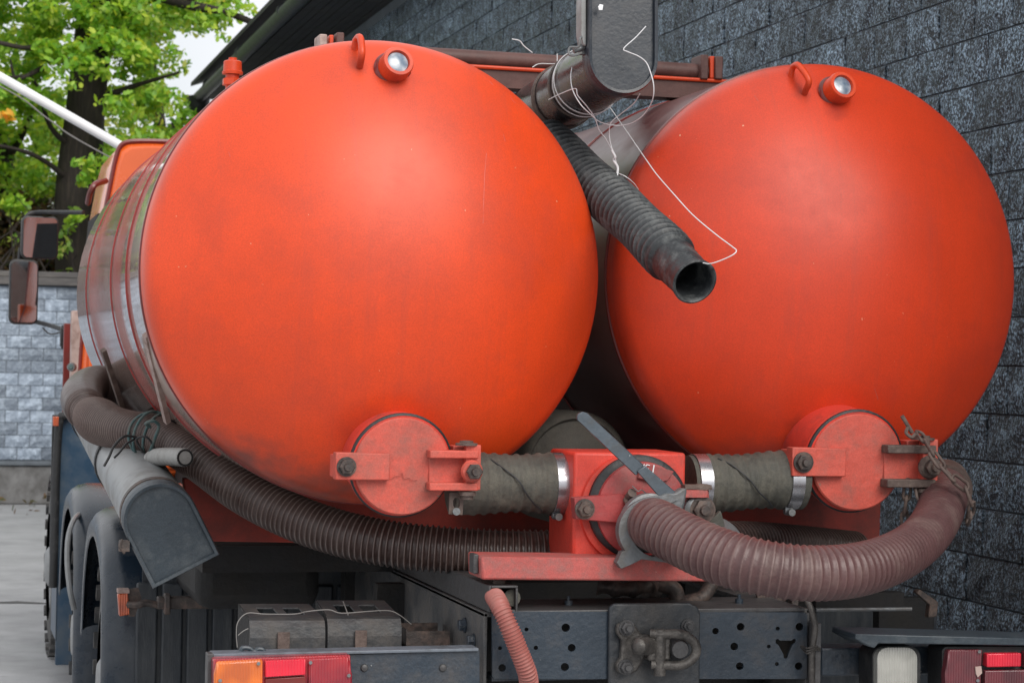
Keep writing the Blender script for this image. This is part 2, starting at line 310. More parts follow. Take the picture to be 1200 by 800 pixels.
def lens(name,col,dark):
    m,nt,bs=newmat(name); N=nt.nodes.new; L=nt.links.new
    geo=N('ShaderNodeNewGeometry'); wv=N('ShaderNodeTexWave'); wv.bands_direction='X'; wv.inputs['Scale'].default_value=42; wv.inputs['Distortion'].default_value=.3
    L(geo.outputs['Position'],wv.inputs['Vector']); bp=N('ShaderNodeBump'); bp.inputs['Strength'].default_value=.5; bp.inputs['Distance'].default_value=.004
    L(wv.outputs['Fac'],bp.inputs['Height']); L(bp.outputs[0],bs.inputs['Normal'])
    nz=N('ShaderNodeTexNoise'); nz.inputs['Scale'].default_value=14; L(geo.outputs['Position'],nz.inputs['Vector'])
    mx=N('ShaderNodeMix'); mx.data_type='RGBA'; mx.inputs['A'].default_value=col+(1,); mx.inputs['B'].default_value=dark+(1,)
    mr=N('ShaderNodeMapRange'); mr.inputs['From Min'].default_value=.35; mr.inputs['From Max'].default_value=.65; L(nz.outputs['Fac'],mr.inputs['Value']); L(mr.outputs[0],mx.inputs['Factor'])
    L(mx.outputs['Result'],bs.inputs['Base Color']); bs.inputs['Roughness'].default_value=.3; bs.inputs['Coat Weight'].default_value=.6; bs.inputs['Coat Roughness'].default_value=.15
    return m
M['amber']=lens('amber_lens',(.85,.20,.03),(.55,.12,.03)); M['redlens']=lens('red_lens',(.42,.03,.04),(.25,.02,.035)); M['reflector']=lens('red_reflector',(.80,.02,.05),(.62,.015,.04))
M['clear']=lens('clear_lens',(.42,.42,.39),(.26,.26,.24)); M['dullred']=lens('dusty_red_lens',(.17,.035,.045),(.10,.03,.038)); M['marker']=lens('orange_marker',(.62,.12,.04),(.35,.07,.03))
# ---- block stone
def stone(name, c0, c1, rough, bump, scale, streak=(1,1,1), spec=.5):
    m,nt,bs=newmat(name); N=nt.nodes.new; L=nt.links.new
    geo=N('ShaderNodeNewGeometry'); mp=N('ShaderNodeMapping'); mp.inputs['Scale'].default_value=streak; L(geo.outputs['Position'],mp.inputs['Vector'])
    n1=N('ShaderNodeTexNoise'); n1.inputs['Scale'].default_value=scale; n1.inputs['Detail'].default_value=3; n1.inputs['Roughness'].default_value=.6; L(mp.outputs[0],n1.inputs['Vector'])
    vo=N('ShaderNodeTexVoronoi'); vo.inputs['Scale'].default_value=scale*2.2; L(mp.outputs[0],vo.inputs['Vector'])
    cr=N('ShaderNodeValToRGB'); cr.color_ramp.elements[0].position=.47; cr.color_ramp.elements[0].color=tuple(c0)+(1,); cr.color_ramp.elements[1].position=.70; cr.color_ramp.elements[1].color=tuple(c1)+(1,)
    nb_=N('ShaderNodeTexNoise'); nb_.inputs['Scale'].default_value=scale*.16; nb_.inputs['Detail'].default_value=3; L(mp.outputs[0],nb_.inputs['Vector'])
    sm=N('ShaderNodeMath'); sm.operation='MULTIPLY_ADD'; sm.inputs[1].default_value=.30; L(nb_.outputs['Fac'],sm.inputs[0]); sb_=N('ShaderNodeMath'); sb_.operation='SUBTRACT'; sb_.inputs[1].default_value=.15; L(n1.outputs['Fac'],sb_.inputs[0]); L(sb_.outputs[0],sm.inputs[2])
    L(sm.outputs[0],cr.inputs[0]); oi=N('ShaderNodeObjectInfo')
    mr=N('ShaderNodeMapRange'); mr.inputs['To Min'].default_value=.66; mr.inputs['To Max'].default_value=1.3; L(oi.outputs['Random'],mr.inputs['Value'])
    vm=N('ShaderNodeVectorMath'); vm.operation='SCALE'; L(cr.outputs[0],vm.inputs[0]); L(mr.outputs[0],vm.inputs['Scale']); L(vm.outputs[0],bs.inputs['Base Color'])
    ad=N('ShaderNodeMath'); ad.operation='MULTIPLY_ADD'; ad.inputs[1].default_value=.25; L(vo.outputs['Distance'],ad.inputs[0]); L(n1.outputs['Fac'],ad.inputs[2])
    bp=N('ShaderNodeBump'); bp.inputs['Strength'].default_value=bump; bp.inputs['Distance'].default_value=.03; L(ad.outputs[0],bp.inputs['Height']); L(bp.outputs[0],bs.inputs['Normal'])
    bs.inputs['Roughness'].default_value=rough; bs.inputs['Specular IOR Level'].default_value=spec
    if spec>=1: bs.inputs['IOR'].default_value=3.2; bs.inputs['Specular IOR Level'].default_value=.5
    return m
M['block']=stone('black_split_block_sky_flecks',(.010,.017,.026),(.46,.63,.80),.42,.75,95,(1,1,.8),.6)  # pale blue sky glints on the black paint are put into the colour
M['mortar']=paint('dark_mortar',(.10,.12,.14),.7,var=.2,bump=.3)
M['pale_block']=stone('pale_blue_grey_block',(.24,.29,.36),(.44,.52,.62),.6,.7,14)
M['pale_mortar']=paint('grey_mortar',(.13,.15,.17),.8,var=.2,bump=.3)
M['concrete']=paint('stained_concrete',(.20,.20,.20),.85,var=.25,vscale=5,dirt=(.09,.085,.08),dscale=4,dlo=.42,dhi=.7,bump=.5,bscale=20)
M['coping']=paint('dark_coping',(.085,.08,.08),.7,var=.25,dirt=(.16,.15,.14),dscale=4,dlo=.45,dhi=.7,stretch=(1,1,6),bump=.2)
M['asphalt']=paint('worn_asphalt',(.36,.365,.375),.85,var=.16,vscale=1.3,dirt=(.25,.255,.26),dscale=1.6,dlo=.45,dhi=.75,bump=.35,bscale=90,grain=.15,sand=((.07,.07,.07),6,.71))
M['soffit']=paint('black_soffit',(.018,.018,.019),.7,var=.3,dirt=(.04,.037,.035),dscale=3,dlo=.45,dhi=.75,bump=.4,bscale=6)
M['gutter']=paint('black_gutter',(.030,.034,.038),.5,var=.25,dirt=(.07,.075,.08),dscale=8,dlo=.5,dhi=.8,bump=.15)
M['bark']=paint('oak_bark',(.022,.017,.014),.9,var=.35,vscale=9,dirt=(.07,.055,.045),dscale=14,dlo=.5,dhi=.72,bump=1.0,bscale=18,stretch=(2.4,2.4,.35))
def leafmat(name, cols, transl=.45):
    m,nt,bs=newmat(name); N=nt.nodes.new; L=nt.links.new
    geo=N('ShaderNodeNewGeometry'); cr=N('ShaderNodeValToRGB'); L(geo.outputs['Random Per Island'],cr.inputs[0])
    e=cr.color_ramp.elements
    e[0].position=0; e[0].color=cols[0]+(1,); e[1].position=1; e[1].color=cols[-1]+(1,)
    for i,c in enumerate(cols[1:-1]): q=e.new((i+1)/(len(cols)-1)); q.color=c+(1,)
    L(cr.outputs[0],bs.inputs['Base Color']); bs.inputs['Roughness'].default_value=.45
    tr=N('ShaderNodeBsdfTranslucent'); vm=N('ShaderNodeVectorMath'); vm.operation='MULTIPLY'; vm.inputs[1].default_value=(1.5,1.25,.55); L(cr.outputs[0],vm.inputs[0]); L(vm.outputs[0],tr.inputs['Color'])
    mx=N('ShaderNodeMixShader'); mx.inputs[0].default_value=transl; L(bs.outputs[0],mx.inputs[1]); L(tr.outputs[0],mx.inputs[2])
    L(mx.outputs[0],nt.nodes['Material Output'].inputs['Surface'])
    return m
M['leaf']=leafmat('oak_leaf',[(.12,.30,.04),(.26,.52,.06),(.44,.66,.08),(.18,.42,.05),(.58,.68,.10),(.30,.56,.06),(.14,.32,.05)],.5)
M['leaf_dark']=leafmat('duller_leaf',[(.11,.27,.05),(.24,.44,.07),(.38,.58,.10),(.55,.58,.16)],.5)  # duller leaf greens for the farther crown and the hedge
M['leaf_dry']=leafmat('dry_leaf',[(.10,.05,.02),(.16,.09,.04),(.06,.08,.02),(.05,.03,.02)],.2)
# ------------------------------------------------------------------ ground
g=MB(); g.add([(-120,-60,0),(160,-60,0),(160,400,0),(-120,400,0)],[(0,1,2,3)])
build(g,'ground',M['asphalt'],kind='structure')
M['crack']=paint('crack_filler',(.10,.10,.10),.9,bump=.3)
cr_r=random.Random(5); g=MB(); top=[];bot=[]
for k in range(60):
    x=-9+k*.2; y=15.7+.25*math.sin(k*.35)+cr_r.uniform(-.07,.07); w_=cr_r.uniform(.02,.07); top.append((x,y+w_,.004)); bot.append((x,y-w_,.004))
g.add(top+bot[::-1],[(i,i+1,118-i,119-i) for i in range(59)])
build(g,'pavement_crack',M['crack'],kind='structure')
g=MB(); g.add([(-9,16.2,.004),(3.0,15.4,.004),(3.0,15.9,.004),(-9,16.9,.004)],[(0,1,2,3)])
M['patch']=paint('dusty_asphalt_streak',(.33,.335,.34),.9,var=.2,bump=.2,grain=.15)
# ------------------------------------------------------------------ building on the right
XW=4.05; BH=.19; BL=.33; YB0,YB1=3.3,28.6; ZT=H+3.36
bld=empty('brick_building',(XW+2,YB0,0),'black painted split-face block building with dark eaves and gutter beside the truck','building')
b=MB(); b.box((XW+.035,YB0,0),(XW+.30,YB1,ZT)); b.box((XW+.3,YB0,0),(XW+7,YB0+.3,ZT)); b.box((XW+.3,YB1-.3,0),(XW+7,YB1,ZT)); b.box((XW+6.7,YB0+.3,0),(XW+7,YB1-.3,ZT))
build(b,'wall',M['mortar'],bld)
def block_mesh(name, w_, h_, depth, rough, mat, nx=4, nz=3, seed=0):
    # split-faced block: front (towards local -Y) of nx*nz quads, sides going back; lies w along X, h along Z
    r=random.Random(seed); vs=[];fs=[]
    g_=.004
    for j in range(nz+1):
        for i in range(nx+1):
            ex=(i in(0,nx)) or (j in(0,nz))
            x=-w_/2+g_+(w_-2*g_)*i/nx+(0 if ex else r.uniform(-.2,.2)*w_/nx); z=-h_/2+g_+(h_-2*g_)*j/nz+(0 if ex else r.uniform(-.2,.2)*h_/nz)
            y=-(depth*.45 if ex else depth)+r.uniform(-rough,rough)*(.5 if ex else 1)
            vs.append((x,y,z))
    for j in range(nz):
        for i in range(nx): a=j*(nx+1)+i; fs.append((a,a+1,a+nx+2,a+nx+1))
    ring=[i for i in range(nx+1)]+[j*(nx+1)+nx for j in range(1,nz+1)]+[nz*(nx+1)+i for i in range(nx-1,-1,-1)]+[j*(nx+1) for j in range(nz-1,0,-1)]
    b0=len(vs); vs+=[(vs[i][0],.002,vs[i][2]) for i in ring]; n=len(ring)
    for k in range(n): q=(k+1)%n; fs.append((ring[k],b0+k,b0+q,ring[q]))
    me=bpy.data.meshes.new(name); me.from_pydata(vs,[],fs); me.materials.append(mat); me.update(); return me,vs,fs
def joined(name, items, mat, parent, base, kind='stuff'):
    vs=[];fs=[]
    for (src,f,Mx) in items:
        o=len(vs); vs+=[tuple(Mx@Vector(p)-Vector(base)) for p in src]; fs+=[tuple(i+o for i in q) for q in f]
    me=bpy.data.meshes.new(name); me.from_pydata(vs,[],fs); me.materials.append(mat); me.update()
    o=bpy.data.objects.new(name,me); C.objects.link(o); o.parent=parent; o.location=Vector(base)-WP[parent.name]; o['kind']=kind; return o
var=[block_mesh('block',BL,BH,.018,.008,M['block'],4,3,s) for s in range(8)]
cand=[]; rows=int(ZT/BH)+1
for r in range(rows):
    off=(BL/2 if r%2 else 0)+random.Random(r).uniform(-.03,.03)
    for k in range(int((YB1-YB0)/BL)+1):
        y=YB0+off+BL/2+k*BL; z=BH/2+r*BH
        if y+BL/2>YB1 or z+BH/2>ZT+.01: continue
        x_,y_=pp((XW,y,z)); vis=(-20<x_<1225 and -20<y_<815)
        if math.hypot(x_-948,y_-325)<230 or math.hypot(x_-438,y_-317)<255: vis=False
        if x_<1000 and y_>330: vis=False
        if x_<620 and y_>50 or x_<400: vis=False
        cand.append((0 if vis else 1,y,z))
cand.sort(); RB=Matrix.Rotation(-math.pi/2,4,'Z'); rest=[]
for i,(nv,y,z) in enumerate(cand):
    me,vs_,fs_=var[random.randrange(8)]
    fl=random.choice([0,math.pi]); Mx=Matrix.Translation((XW+.033+random.uniform(-.003,.003),y,z))@RB@Matrix.Rotation(fl,4,'Y')
    if i<300:
        o=bpy.data.objects.new('block',me); C.objects.link(o); o.parent=bld; o.matrix_local=Matrix.Translation(-WP[bld.name])@Mx
    else: rest.append((vs_,fs_,Mx))
joined('block',rest,M['block'],bld,(XW,15,2))
# eave: soffit boards, fascia, gutter, roof
b=MB()
nb=9
for k in range(nb):
    x0=3.40+k*(XW+.05-3.40)/nb; b.box((x0+.004,YB0-.4,ZT+.01+.004*(k%2)),(x0+(XW+.05-3.4)/nb-.004,YB1+.25,ZT+.035+.004*(k%2)))
build(b,'soffit',M['soffit'],bld)
b=MB(); b.box((3.37,YB0-.4,ZT+.0),(3.398,YB1+.27,ZT+.20)); build(b,'fascia',M['soffit'],bld)
b=MB(); b.add([(3.20,YB0-.5,ZT+.185),(3.20,YB1+.4,ZT+.185),(8,YB1+.4,ZT+1.9),(8,YB0-.5,ZT+1.9),(3.20,YB0-.5,ZT+.235),(3.20,YB1+.4,ZT+.235),(8,YB1+.4,ZT+1.95),(8,YB0-.5,ZT+1.95)],
   [(0,1,2,3),(7,6,5,4),(0,4,5,1),(1,5,6,2),(2,6,7,3),(3,7,4,0)])
build(b,'roof',M['soffit'],bld)
gt=MB(); gt.cyl((3.29,YB0-.5,ZT+.08),(3.29,YB1+.35,ZT+.03),.075,seg=16); 
for k in range(9): gt.lathe((3.29,YB0+k*3.05,ZT+.075-.002*k),(0,1,0),[(0,.083),(.07,.083)],16)
gto=build(gt,'gutter',M['gutter'],bld)
dp=MB(); dp.lathe((3.29,YB1+.3,ZT+.05),(0,0,-1),[(0,.15),(.13,.15),(.16,.14),(.30,.07),(.33,.06),(.55,.06)],16)
dp.tube([(3.29,YB1+.3,ZT-.5),(3.5,YB1+.3,ZT-.75),(3.95,YB1+.3,ZT-1.1),(4.0,YB1+.3,ZT-1.4),(4.0,YB1+.3,.1)],.05,10)
build(dp,'downpipe',M['gutter'],bld)
# ------------------------------------------------------------------ far block wall
YF=25.8; fw=empty('block_wall',(0,YF,0),'pale grey-blue block boundary wall with dark coping at the far end of the yard','wall')
FH=.141; FL=.275; z0=.50; rows=14; ztop=z0+rows*FH
b=MB(); b.box((-9,YF+.03,0),(4.0,YF+.32,ztop+.01)); build(b,'wall_core',M['pale_mortar'],fw)
b=MB(); b.box((-9,YF-.10,0),(4.0,YF+.029,z0-.06)); build(b,'plinth',M['concrete'],fw,bev=.02)
b=MB(); b.box((-9,YF-.13,z0-.058),(4.0,YF+.028,z0-.015)); build(b,'ledge',M['pale_mortar'],fw,bev=.008)
b=MB(); b.box((-9,YF-.05,ztop+.012),(4.0,YF+.40,ztop+.10)); build(b,'coping',M['coping'],fw,bev=.008)
b=MB(); b.box((-9,YF-.0,ztop+.102),(4.0,YF+.35,ztop+.17)); build(b,'coping',M['coping'],fw,bev=.01)
pv=[block_mesh('block',FL,FH,.02,.006,M['pale_block'],4,2,50+s) for s in range(6)]
cand=[]
for r in range(rows):
    off=(FL/2 if r%2 else 0)
    for k in range(-32,15):
        x=off+k*FL; z=z0+FH/2+r*FH
        if x+FL/2>3.98: continue
        cand.append((abs(x-.3),x,z))
cand.sort(); rest=[]
for i,(d,x,z) in enumerate(cand):
    me,vs_,fs_=pv[random.randrange(6)]; Mx=Matrix.Translation((x,YF+.028+random.uniform(-.004,.004),z))
    if i<300:
        o=bpy.data.objects.new('block',me); C.objects.link(o); o.parent=fw; o.location=Mx.translation-WP[fw.name]
    else: rest.append((vs_,fs_,Mx))
joined('block',rest,M['pale_block'],fw,(-4,YF,1.5))
# ------------------------------------------------------------------ trees
LF=np.array([(0,0,0),(.16,.12,.02),(.13,.30,.03),(.27,.42,.05),(.20,.62,.03),(.24,.80,.03),(.08,1.0,-.02),(-.08,1.0,-.02),(-.24,.80,.03),(-.20,.62,.03),(-.27,.42,.05),(-.13,.30,.03),(-.16,.12,.02)],dtype=float)
LF[:,1]-=.5
def leaves(name, spots, size, mat, parent, kind=None, dens=1.0, label=None, cat=None):
    # spots: (centre, radius, count); leaves hang in little sprays round each spot
    P=[];S=[]
    for c,r,n in spots:
        n=int(n*dens); q=rng.normal(size=(n,3)); q/=np.linalg.norm(q,axis=1)[:,None]; q*=(rng.random(n)**.5)[:,None]*r
        q[:,2]*=.62; P.append(q+np.array(c)); 
    P=np.concatenate(P); n=len(P); sz=size*rng.uniform(.6,1.2,n)
    # orientation: leaf normal leans up with scatter
    nz=np.stack([rng.normal(0,.7,n),rng.normal(-.35,.7,n),rng.uniform(.2,1.2,n)],1); nz/=np.linalg.norm(nz,axis=1)[:,None]
    d=rng.normal(size=(n,3)); d[:,2]-=.4; yv=d-(d*nz).sum(1)[:,None]*nz; yv/=np.linalg.norm(yv,axis=1)[:,None]; xv=np.cross(yv,nz)
    k=len(LF); Vv=(P[:,None,:]+sz[:,None,None]*(LF[None,:,0,None]*xv[:,None,:]+LF[None,:,1,None]*yv[:,None,:]+LF[None,:,2,None]*nz[:,None,:]))
    ctr=P.mean(0); Vv=(Vv-ctr).reshape(-1,3)
    me=bpy.data.meshes.new(name); me.vertices.add(n*k); me.vertices.foreach_set('co',Vv.astype(np.float32).ravel())
    me.loops.add(n*k); me.loops.foreach_set('vertex_index',np.arange(n*k,dtype=np.int32)); me.polygons.add(n)
    me.polygons.foreach_set('loop_start',np.arange(0,n*k,k,dtype=np.int32)); me.update(calc_edges=True); me.validate(); me.materials.append(mat)
    o=bpy.data.objects.new(name,me); C.objects.link(o); WP[o.name]=Vector(ctr)
    if parent is not None: o.parent=parent; o.location=Vector(ctr)-WP[parent.name]
    else: o.location=ctr
    return tag(o,label,cat,None,kind)
def knobbly(mb, pts, r0, r1, seg=14, amp=.12):
    mb.tube(pts, lambda t:(r0+(r1-r0)*t)*(1+amp*math.sin(t*23+r0*50)*.5+(.35*max(0,1-t*9) if r0>.15 else 0)), seg, sub=8)
def tree(label, YT, trunk, limbs, spots, size, lmat, lr0, lr1):
    base=at(*trunk[0],YT); t=empty('oak_tree',(base.x,YT,0),label,'tree','oak trees behind the far wall')
    mb=MB(); knobbly(mb,[(base.x-.05,YT,-.1),(base.x,YT,.6)]+[at(a,b_,YT) for a,b_ in trunk],lr0,lr1); build(mb,'trunk',M['bark'],t,ang=60)
    for pts,r0,r1 in limbs:
        mb=MB(); knobbly(mb,[at(*p) for p in pts],r0,r1,10); build(mb,'limb',M['bark'],t,ang=60)
    return t
TA=tree('nearer oak tree with a thick dark trunk and bright green leaves behind the cab',28.0,[(88,430),(90,330),(91,240),(99,140),(108,60),(122,-30),(140,-140),(150,-230)],
  [([(104,90,28),(60,60,27.6),(20,55,27),(-40,40,26.8)],.05,.02),([(122,-20,28),(170,-10,27.5),(215,5,27.2),(262,14,27),(300,28,26.9)],.10,.035),
   ([(95,180,28),(60,150,27.7),(40,95,27.3),(10,90,27)],.04,.015),([(92,220,28),(40,182,27.5),(-30,165,27)],.04,.015),
   ([(50,80,27.3),(20,92,27.1),(12,70,27)],.035,.012),([(220,6,27.2),(240,-30,27),(260,-80,27)],.05,.02),([(104,120,28),(160,100,27.6),(210,85,27.3)],.05,.015)],None,.12,None,.33,.20)
TB=tree('oak tree with a dark trunk at the left edge of the yard',29.5,[(5,430),(4,330),(4,260),(0,205),(-14,120),(-30,20),(-40,-100)],
  [([(0,200,29.5),(30,150,29.2),(45,110,29)],.07,.02),([(-4,160,29.5),(-50,100,29),(-90,60,29)],.08,.02)],None,.12,None,.26,.14)
TC=tree('farther oak tree filling the background with pale leaves',34.0,[(200,430),(200,330),(196,240),(188,150),(175,60),(165,-60)],
  [([(190,160,34),(230,120,33.6),(250,90,33.5)],.06,.02),([(195,230,34),(150,190,33.5),(120,150,33.3)],.06,.02)],None,.12,None,.13,.07)
rr=random.Random(3)
def spots(n, fn, Y, dY, r, cnt, keep):
    res=[]
    while len(res)<n:
        px,py=fn(); 
        if not keep(px,py): continue
        y=Y+rr.uniform(-dY,dY); res.append((tuple(at(px,py,y)),r*rr.uniform(.6,1.25),cnt))
    return res
def lim(py):   # right outline of the crown (uneven)
    return 225+18*math.sin(py*.07)+12*math.sin(py*.19+1) + (40 if py<25 else 0) - (26 if 35<py<125 else 0)
kA=lambda x,y:(x<lim(y)-14) and not (60<x<128 and 80<y<300) and not (y>225+25*math.sin(x*.06)) and noise.noise(Vector((x*.018,y*.022,3)))>-.36
sA=spots(330,lambda:(rr.uniform(-230,260),rr.uniform(-230,240)),27.5,.9,.30,84,kA)
sA+=[(tuple(at(x,y,26.8)),r,n) for x,y,r,n in [(100,190,.16,22),(108,205,.15,24),(98,212,.10,12),(90,255,.12,16),(84,262,.1,12),(232,15,.2,16),(250,30,.22,14),(270,12,.18,12),(288,8,.15,10),(300,18,.1,6),(262,45,.12,6),(205,115,.2,24),(222,142,.18,22),(216,128,.16,16),(210,140,.2,24),(200,60,.2,18),(200,165,.22,30),(135,120,.25,30),(75,95,.25,30),(120,82,.25,40),(70,80,.25,30)]]
leaves('crown',sA,.112,M['leaf'],TA,'stuff',1.5)
kB=lambda x,y:x<75 and y<250 and noise.noise(Vector((x*.02,y*.02,9)))>-.3
leaves('crown',spots(200,lambda:(rr.uniform(-260,90),rr.uniform(-200,260)),29.6,1.0,.36,60,kB),.115,M['leaf'],TB,'stuff',1.3)
kC=lambda x,y:x<lim(y)+6 and (noise.noise(Vector((x*.02,y*.02,20)))>-.32) and y<250 and not (x>195 and 30<y<120)
leaves('crown',spots(300,lambda:(rr.uniform(-250,300),rr.uniform(-150,235)),33.5,1.8,.38,95,kC),.12,M['leaf_dark'],TC,'stuff',1.35)
sy=[(tuple(at(8,136,26.2)),.10,14)]
leaves('yellow_leaf_spray',sy,.13,leafmat('yellow_leaf',[(.75,.42,.04),(.85,.50,.08),(.60,.45,.05)]),TA)
leaves('leaf_litter',[((rr.uniform(-4,3),25.45-abs(rr.gauss(0,.5)),.02),.25,5) for _ in range(50)],.09,M['leaf_dry'],None,'stuff')
bpy.data.objects['leaf_litter']['label']='dry brown leaves scattered along the foot of the far wall'; bpy.data.objects['leaf_litter']['category']='leaf litter'
# undergrowth behind the wall
ub=MB()
for k in range(60):
    x0=rr.uniform(-150,330); p=at(x0,rr.uniform(330,345),rr.uniform(26.6,28)); pts=[p]
    for q in range(5): p=p+V(rr.uniform(-.22,.22),rr.uniform(-.1,.1),rr.uniform(.08,.30)); pts.append(p)
    ub.tube(pts,lambda t:.014*(1-.7*t),5,sub=3)
hd=empty('hedge',(0,27.5,0),'dark tangled shrub hedge with bare twigs along the top of the far wall','hedge')
build(ub,'twigs',M['bark'],hd,kind='stuff')
hs_=[(tuple(at(rr.uniform(-250,360),rr.uniform(235,335),rr.uniform(28.6,30.2))),.38,60) for _ in range(260)]
leaves('foliage',hs_,.11,M['leaf_dry'],hd,'stuff')
leaves('foliage',[(tuple(at(rr.uniform(-200,330),rr.uniform(248,330),rr.uniform(27,28.3))),.16,14) for _ in range(45)],.11,M['leaf_dark'],hd,'stuff')
bk=MB(); bk.tube([(-9,30.8,1.9),(-4,31,1.9),(0,31.2,1.9),(4,31,1.9)],lambda t:1.6+.1*math.sin(t*40),14,sub=10); build(bk,'foliage_core',paint('dark_shrub_mass',(.02,.022,.012),.9,bump=.8,bscale=8),hd)
# slanting white pole
pl=empty('barrier_pole',(1.9,17,0),'slim white pole slanting down behind the orange cab','pole')
a=at(-60,56,17); b_=at(150,176,17); d=(b_-a).normalized(); e=b_+d*2.4
mb=MB(); mb.cyl(a-d*1.0,e,.036,.036,16); build(mb,'pole',M['white'],pl)
mb=MB(); mb.box((e.x-.1,16.9,0),(e.x+.1,17.1,e.z+.1)); build(mb,'post',M['alu'],pl,bev=.01)
mb=MB(); mb.tube([at(-60,72,17),at(20,112,17),at(60,142,17),at(130,185,17),e+V(0,-.02,-.02)],.006,6); build(mb,'wire',M['wire_dim'],pl)
# ================================================================== the tank truck
TX=1.83
truck=empty('tank_truck',(TX,5.5,0),'orange tank truck with two big red-orange tanks side by side, seen from behind','truck')
def tank(cx,cz,Y,Rt,Yf,seams,lab):
    t=MB(); t.lathe((cx,Y,cz),(0,1,0),[(0,Rt),(.05,Rt),(Yf-Y-.06,Rt*.998),(Yf-Y,Rt*.97),(Yf-Y+.12,Rt*.75),(Yf-Y+.2,Rt*.4),(Yf-Y+.22,.01)],128,caps=False)
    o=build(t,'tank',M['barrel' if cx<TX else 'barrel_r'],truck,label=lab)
    k=.10; Cr=.88; c=math.sqrt((Cr-k)**2-(Rt-k)**2); th=math.asin((Rt-k)/(Cr-k))
    prof=[]
    for i in range(26): a=th*i/25; prof.append((-(Cr*math.cos(a)-c),Cr*math.sin(a)))
    for i in range(1,13): a=th+(math.pi/2-th)*i/12; prof.append((-k*math.cos(a),Rt-k+k*math.sin(a)))
    prof.append((.006,Rt+.0015)); prof.append((.03,Rt+.001))
    h=MB(); h.lathe((cx,Y-.02,cz),(0,1,0),prof,160,caps=False); build(h,'rear_head',M['head' if cx<TX else 'head_r'],o)
    b=MB(); b.lathe((cx,Y+.012,cz),(0,1,0),[(0,Rt+.0005),(.002,Rt+.005),(.010,Rt+.006),(.014,Rt+.0005)],128,caps=False); build(b,'weld_seam',M['maroon'],o)
    for s,wd in seams:
        b=MB(); b.lathe((cx,s,cz),(0,1,0),[(0,Rt),(.001,Rt+.005),(wd-.001,Rt+.005),(wd,Rt)],128,caps=False); build(b,'band',M['band_red'],o)
    bulge=Cr-c
    def surf(px,py):        # point of the head seen at a photo pixel
        r=ray(px,py); lo,hi=Y-.5,Y
        for _ in range(40):
            m=(lo+hi)/2; p=CP+r*(m/r.y); q=math.hypot(p.x-cx,p.z-cz)
            if q<Cr*math.sin(th): ys=Y-.02-(math.sqrt(Cr*Cr-q*q)-c)
            else: ys=Y-.02-math.sqrt(max(0,k*k-max(0,min(k,q-(Rt-k)))**2))
            if m<ys: lo=m
            else: hi=m
        return CP+r*(lo/r.y)
    return o,surf
cL=at(438,319,5.93); cRt=at(952,327,6.10)
TL,sL=tank(cL.x,cL.z,5.93,.6265,8.7,[(6.37,.010),(6.93,.007),(8.05,.009)],'near left tank, its barrel banded, dusty and coloured pale with reflected sky')
TR,sR=tank(cRt.x,cRt.z,6.10,.630,8.9,[(6.95,.007),(8.1,.007)],'right tank with a scuffed barrel')
# sight glasses and lifting eyes
for T,s,(ex,ey),(fx,fy) in ((TL,sL,(460,82),(421,0)),(TR,sR,(978,109),(939,0))):
    p=s(ex,ey); ax=V(.10,-.86,.30).normalized()
    b=MB(); b.lathe(p-ax*.05,ax,[(0,.046),(.045,.043),(.098,.043),(.105,.040),(.105,.031),(.092,.029),(.092,.0001)],28,caps=False); build(b,'sight_glass_collar',M['head'],T)
    b=MB(); b.lathe(p+ax*.043,ax,[(0,.029),(.003,.0285),(.006,.02),(.0075,.001)],28); build(b,'sight_glass',M['glass'],T)
    b=MB(); b.lathe(p-ax*.0,ax,[(0,.052),(.006,.050),(.010,.044)],28,caps=False); build(b,'weld_bead',M['maroon'],T)
for T,s,q in ((TL,sL,[(418,57),(421,77)]),(TR,sR,[(930,88),(942,108)])):
    a=s(q[0][0],q[0][1]+6)+V(0,.01,0); b_=s(*q[1]); 
    mid=a+V(0,-.012,.040); mid2=a+V(.003,-.045,.036)
    b=MB(); b.tube([a+V(0,.02,-.03),a+V(-.003,.0,.025),mid,mid2,b_+V(0,-.035,.03),b_+V(0,-.012,.002),b_+V(.002,.01,-.012)],.0095,10); build(b,'lifting_eye',M['head'],T)
for T,sf,lst in ((TL,sL,[[(570,180),(568,205),(567,232),(566,262)],[(598,112),(600,117),(604,121)],[(574,96),(578,100)],[(268,178),(270,184)],[(590,158),(592,166)]]),(TR,sR,[[(884,112),(889,119)],[(1040,176),(1043,178)],[(1025,455),(1029,468)],[(985,196),(985.5,230),(985,262)]])):
    for q in lst:
        b=MB(); b.tube([sf(*p_)+V(0,.0006,0) for p_ in q],.0011,5,sub=4); build(b,'scratch',M['valve_red'],T)
# pipe across the tank tops
YPp=6.75
a=at(395,59,YPp); b_=at(842,86,YPp); mid=(a.z+b_.z)/2
pc=MB(); r=9.3*mpp(700,75,YPp); pc.cyl((a.x,YPp,a.z),(b_.x,YPp,b_.z),r,seg=24); cp=build(pc,'cross_pipe',M['pipe_brown'],truck)
b=MB(); 
for (x0,x1) in ((a.x,b_.x),):
    b.add([(x0,YPp-.03,a.z-r-.002),(x1,YPp-.03,b_.z-r-.002),(x1,YPp+.06,b_.z-r-.002),(x0,YPp+.06,a.z-r-.002),(x0,YPp-.03,a.z-r-.064),(x1,YPp-.03,b_.z-r-.064),(x1,YPp+.06,b_.z-r-.064),(x0,YPp+.06,a.z-r-.064)],
      [(0,3,2,1),(4,5,6,7),(0,1,5,4),(1,2,6,5),(2,3,7,6),(3,0,4,7)])
build(b,'support_angle',M['pipe_brown'],cp)
b=MB(); b.tube([(a.x+.02,YPp-.035,a.z-r-.004),(b_.x+.03,YPp-.035,b_.z-r-.004)],.0065,8); build(b,'weld_seam',M['head'],cp)
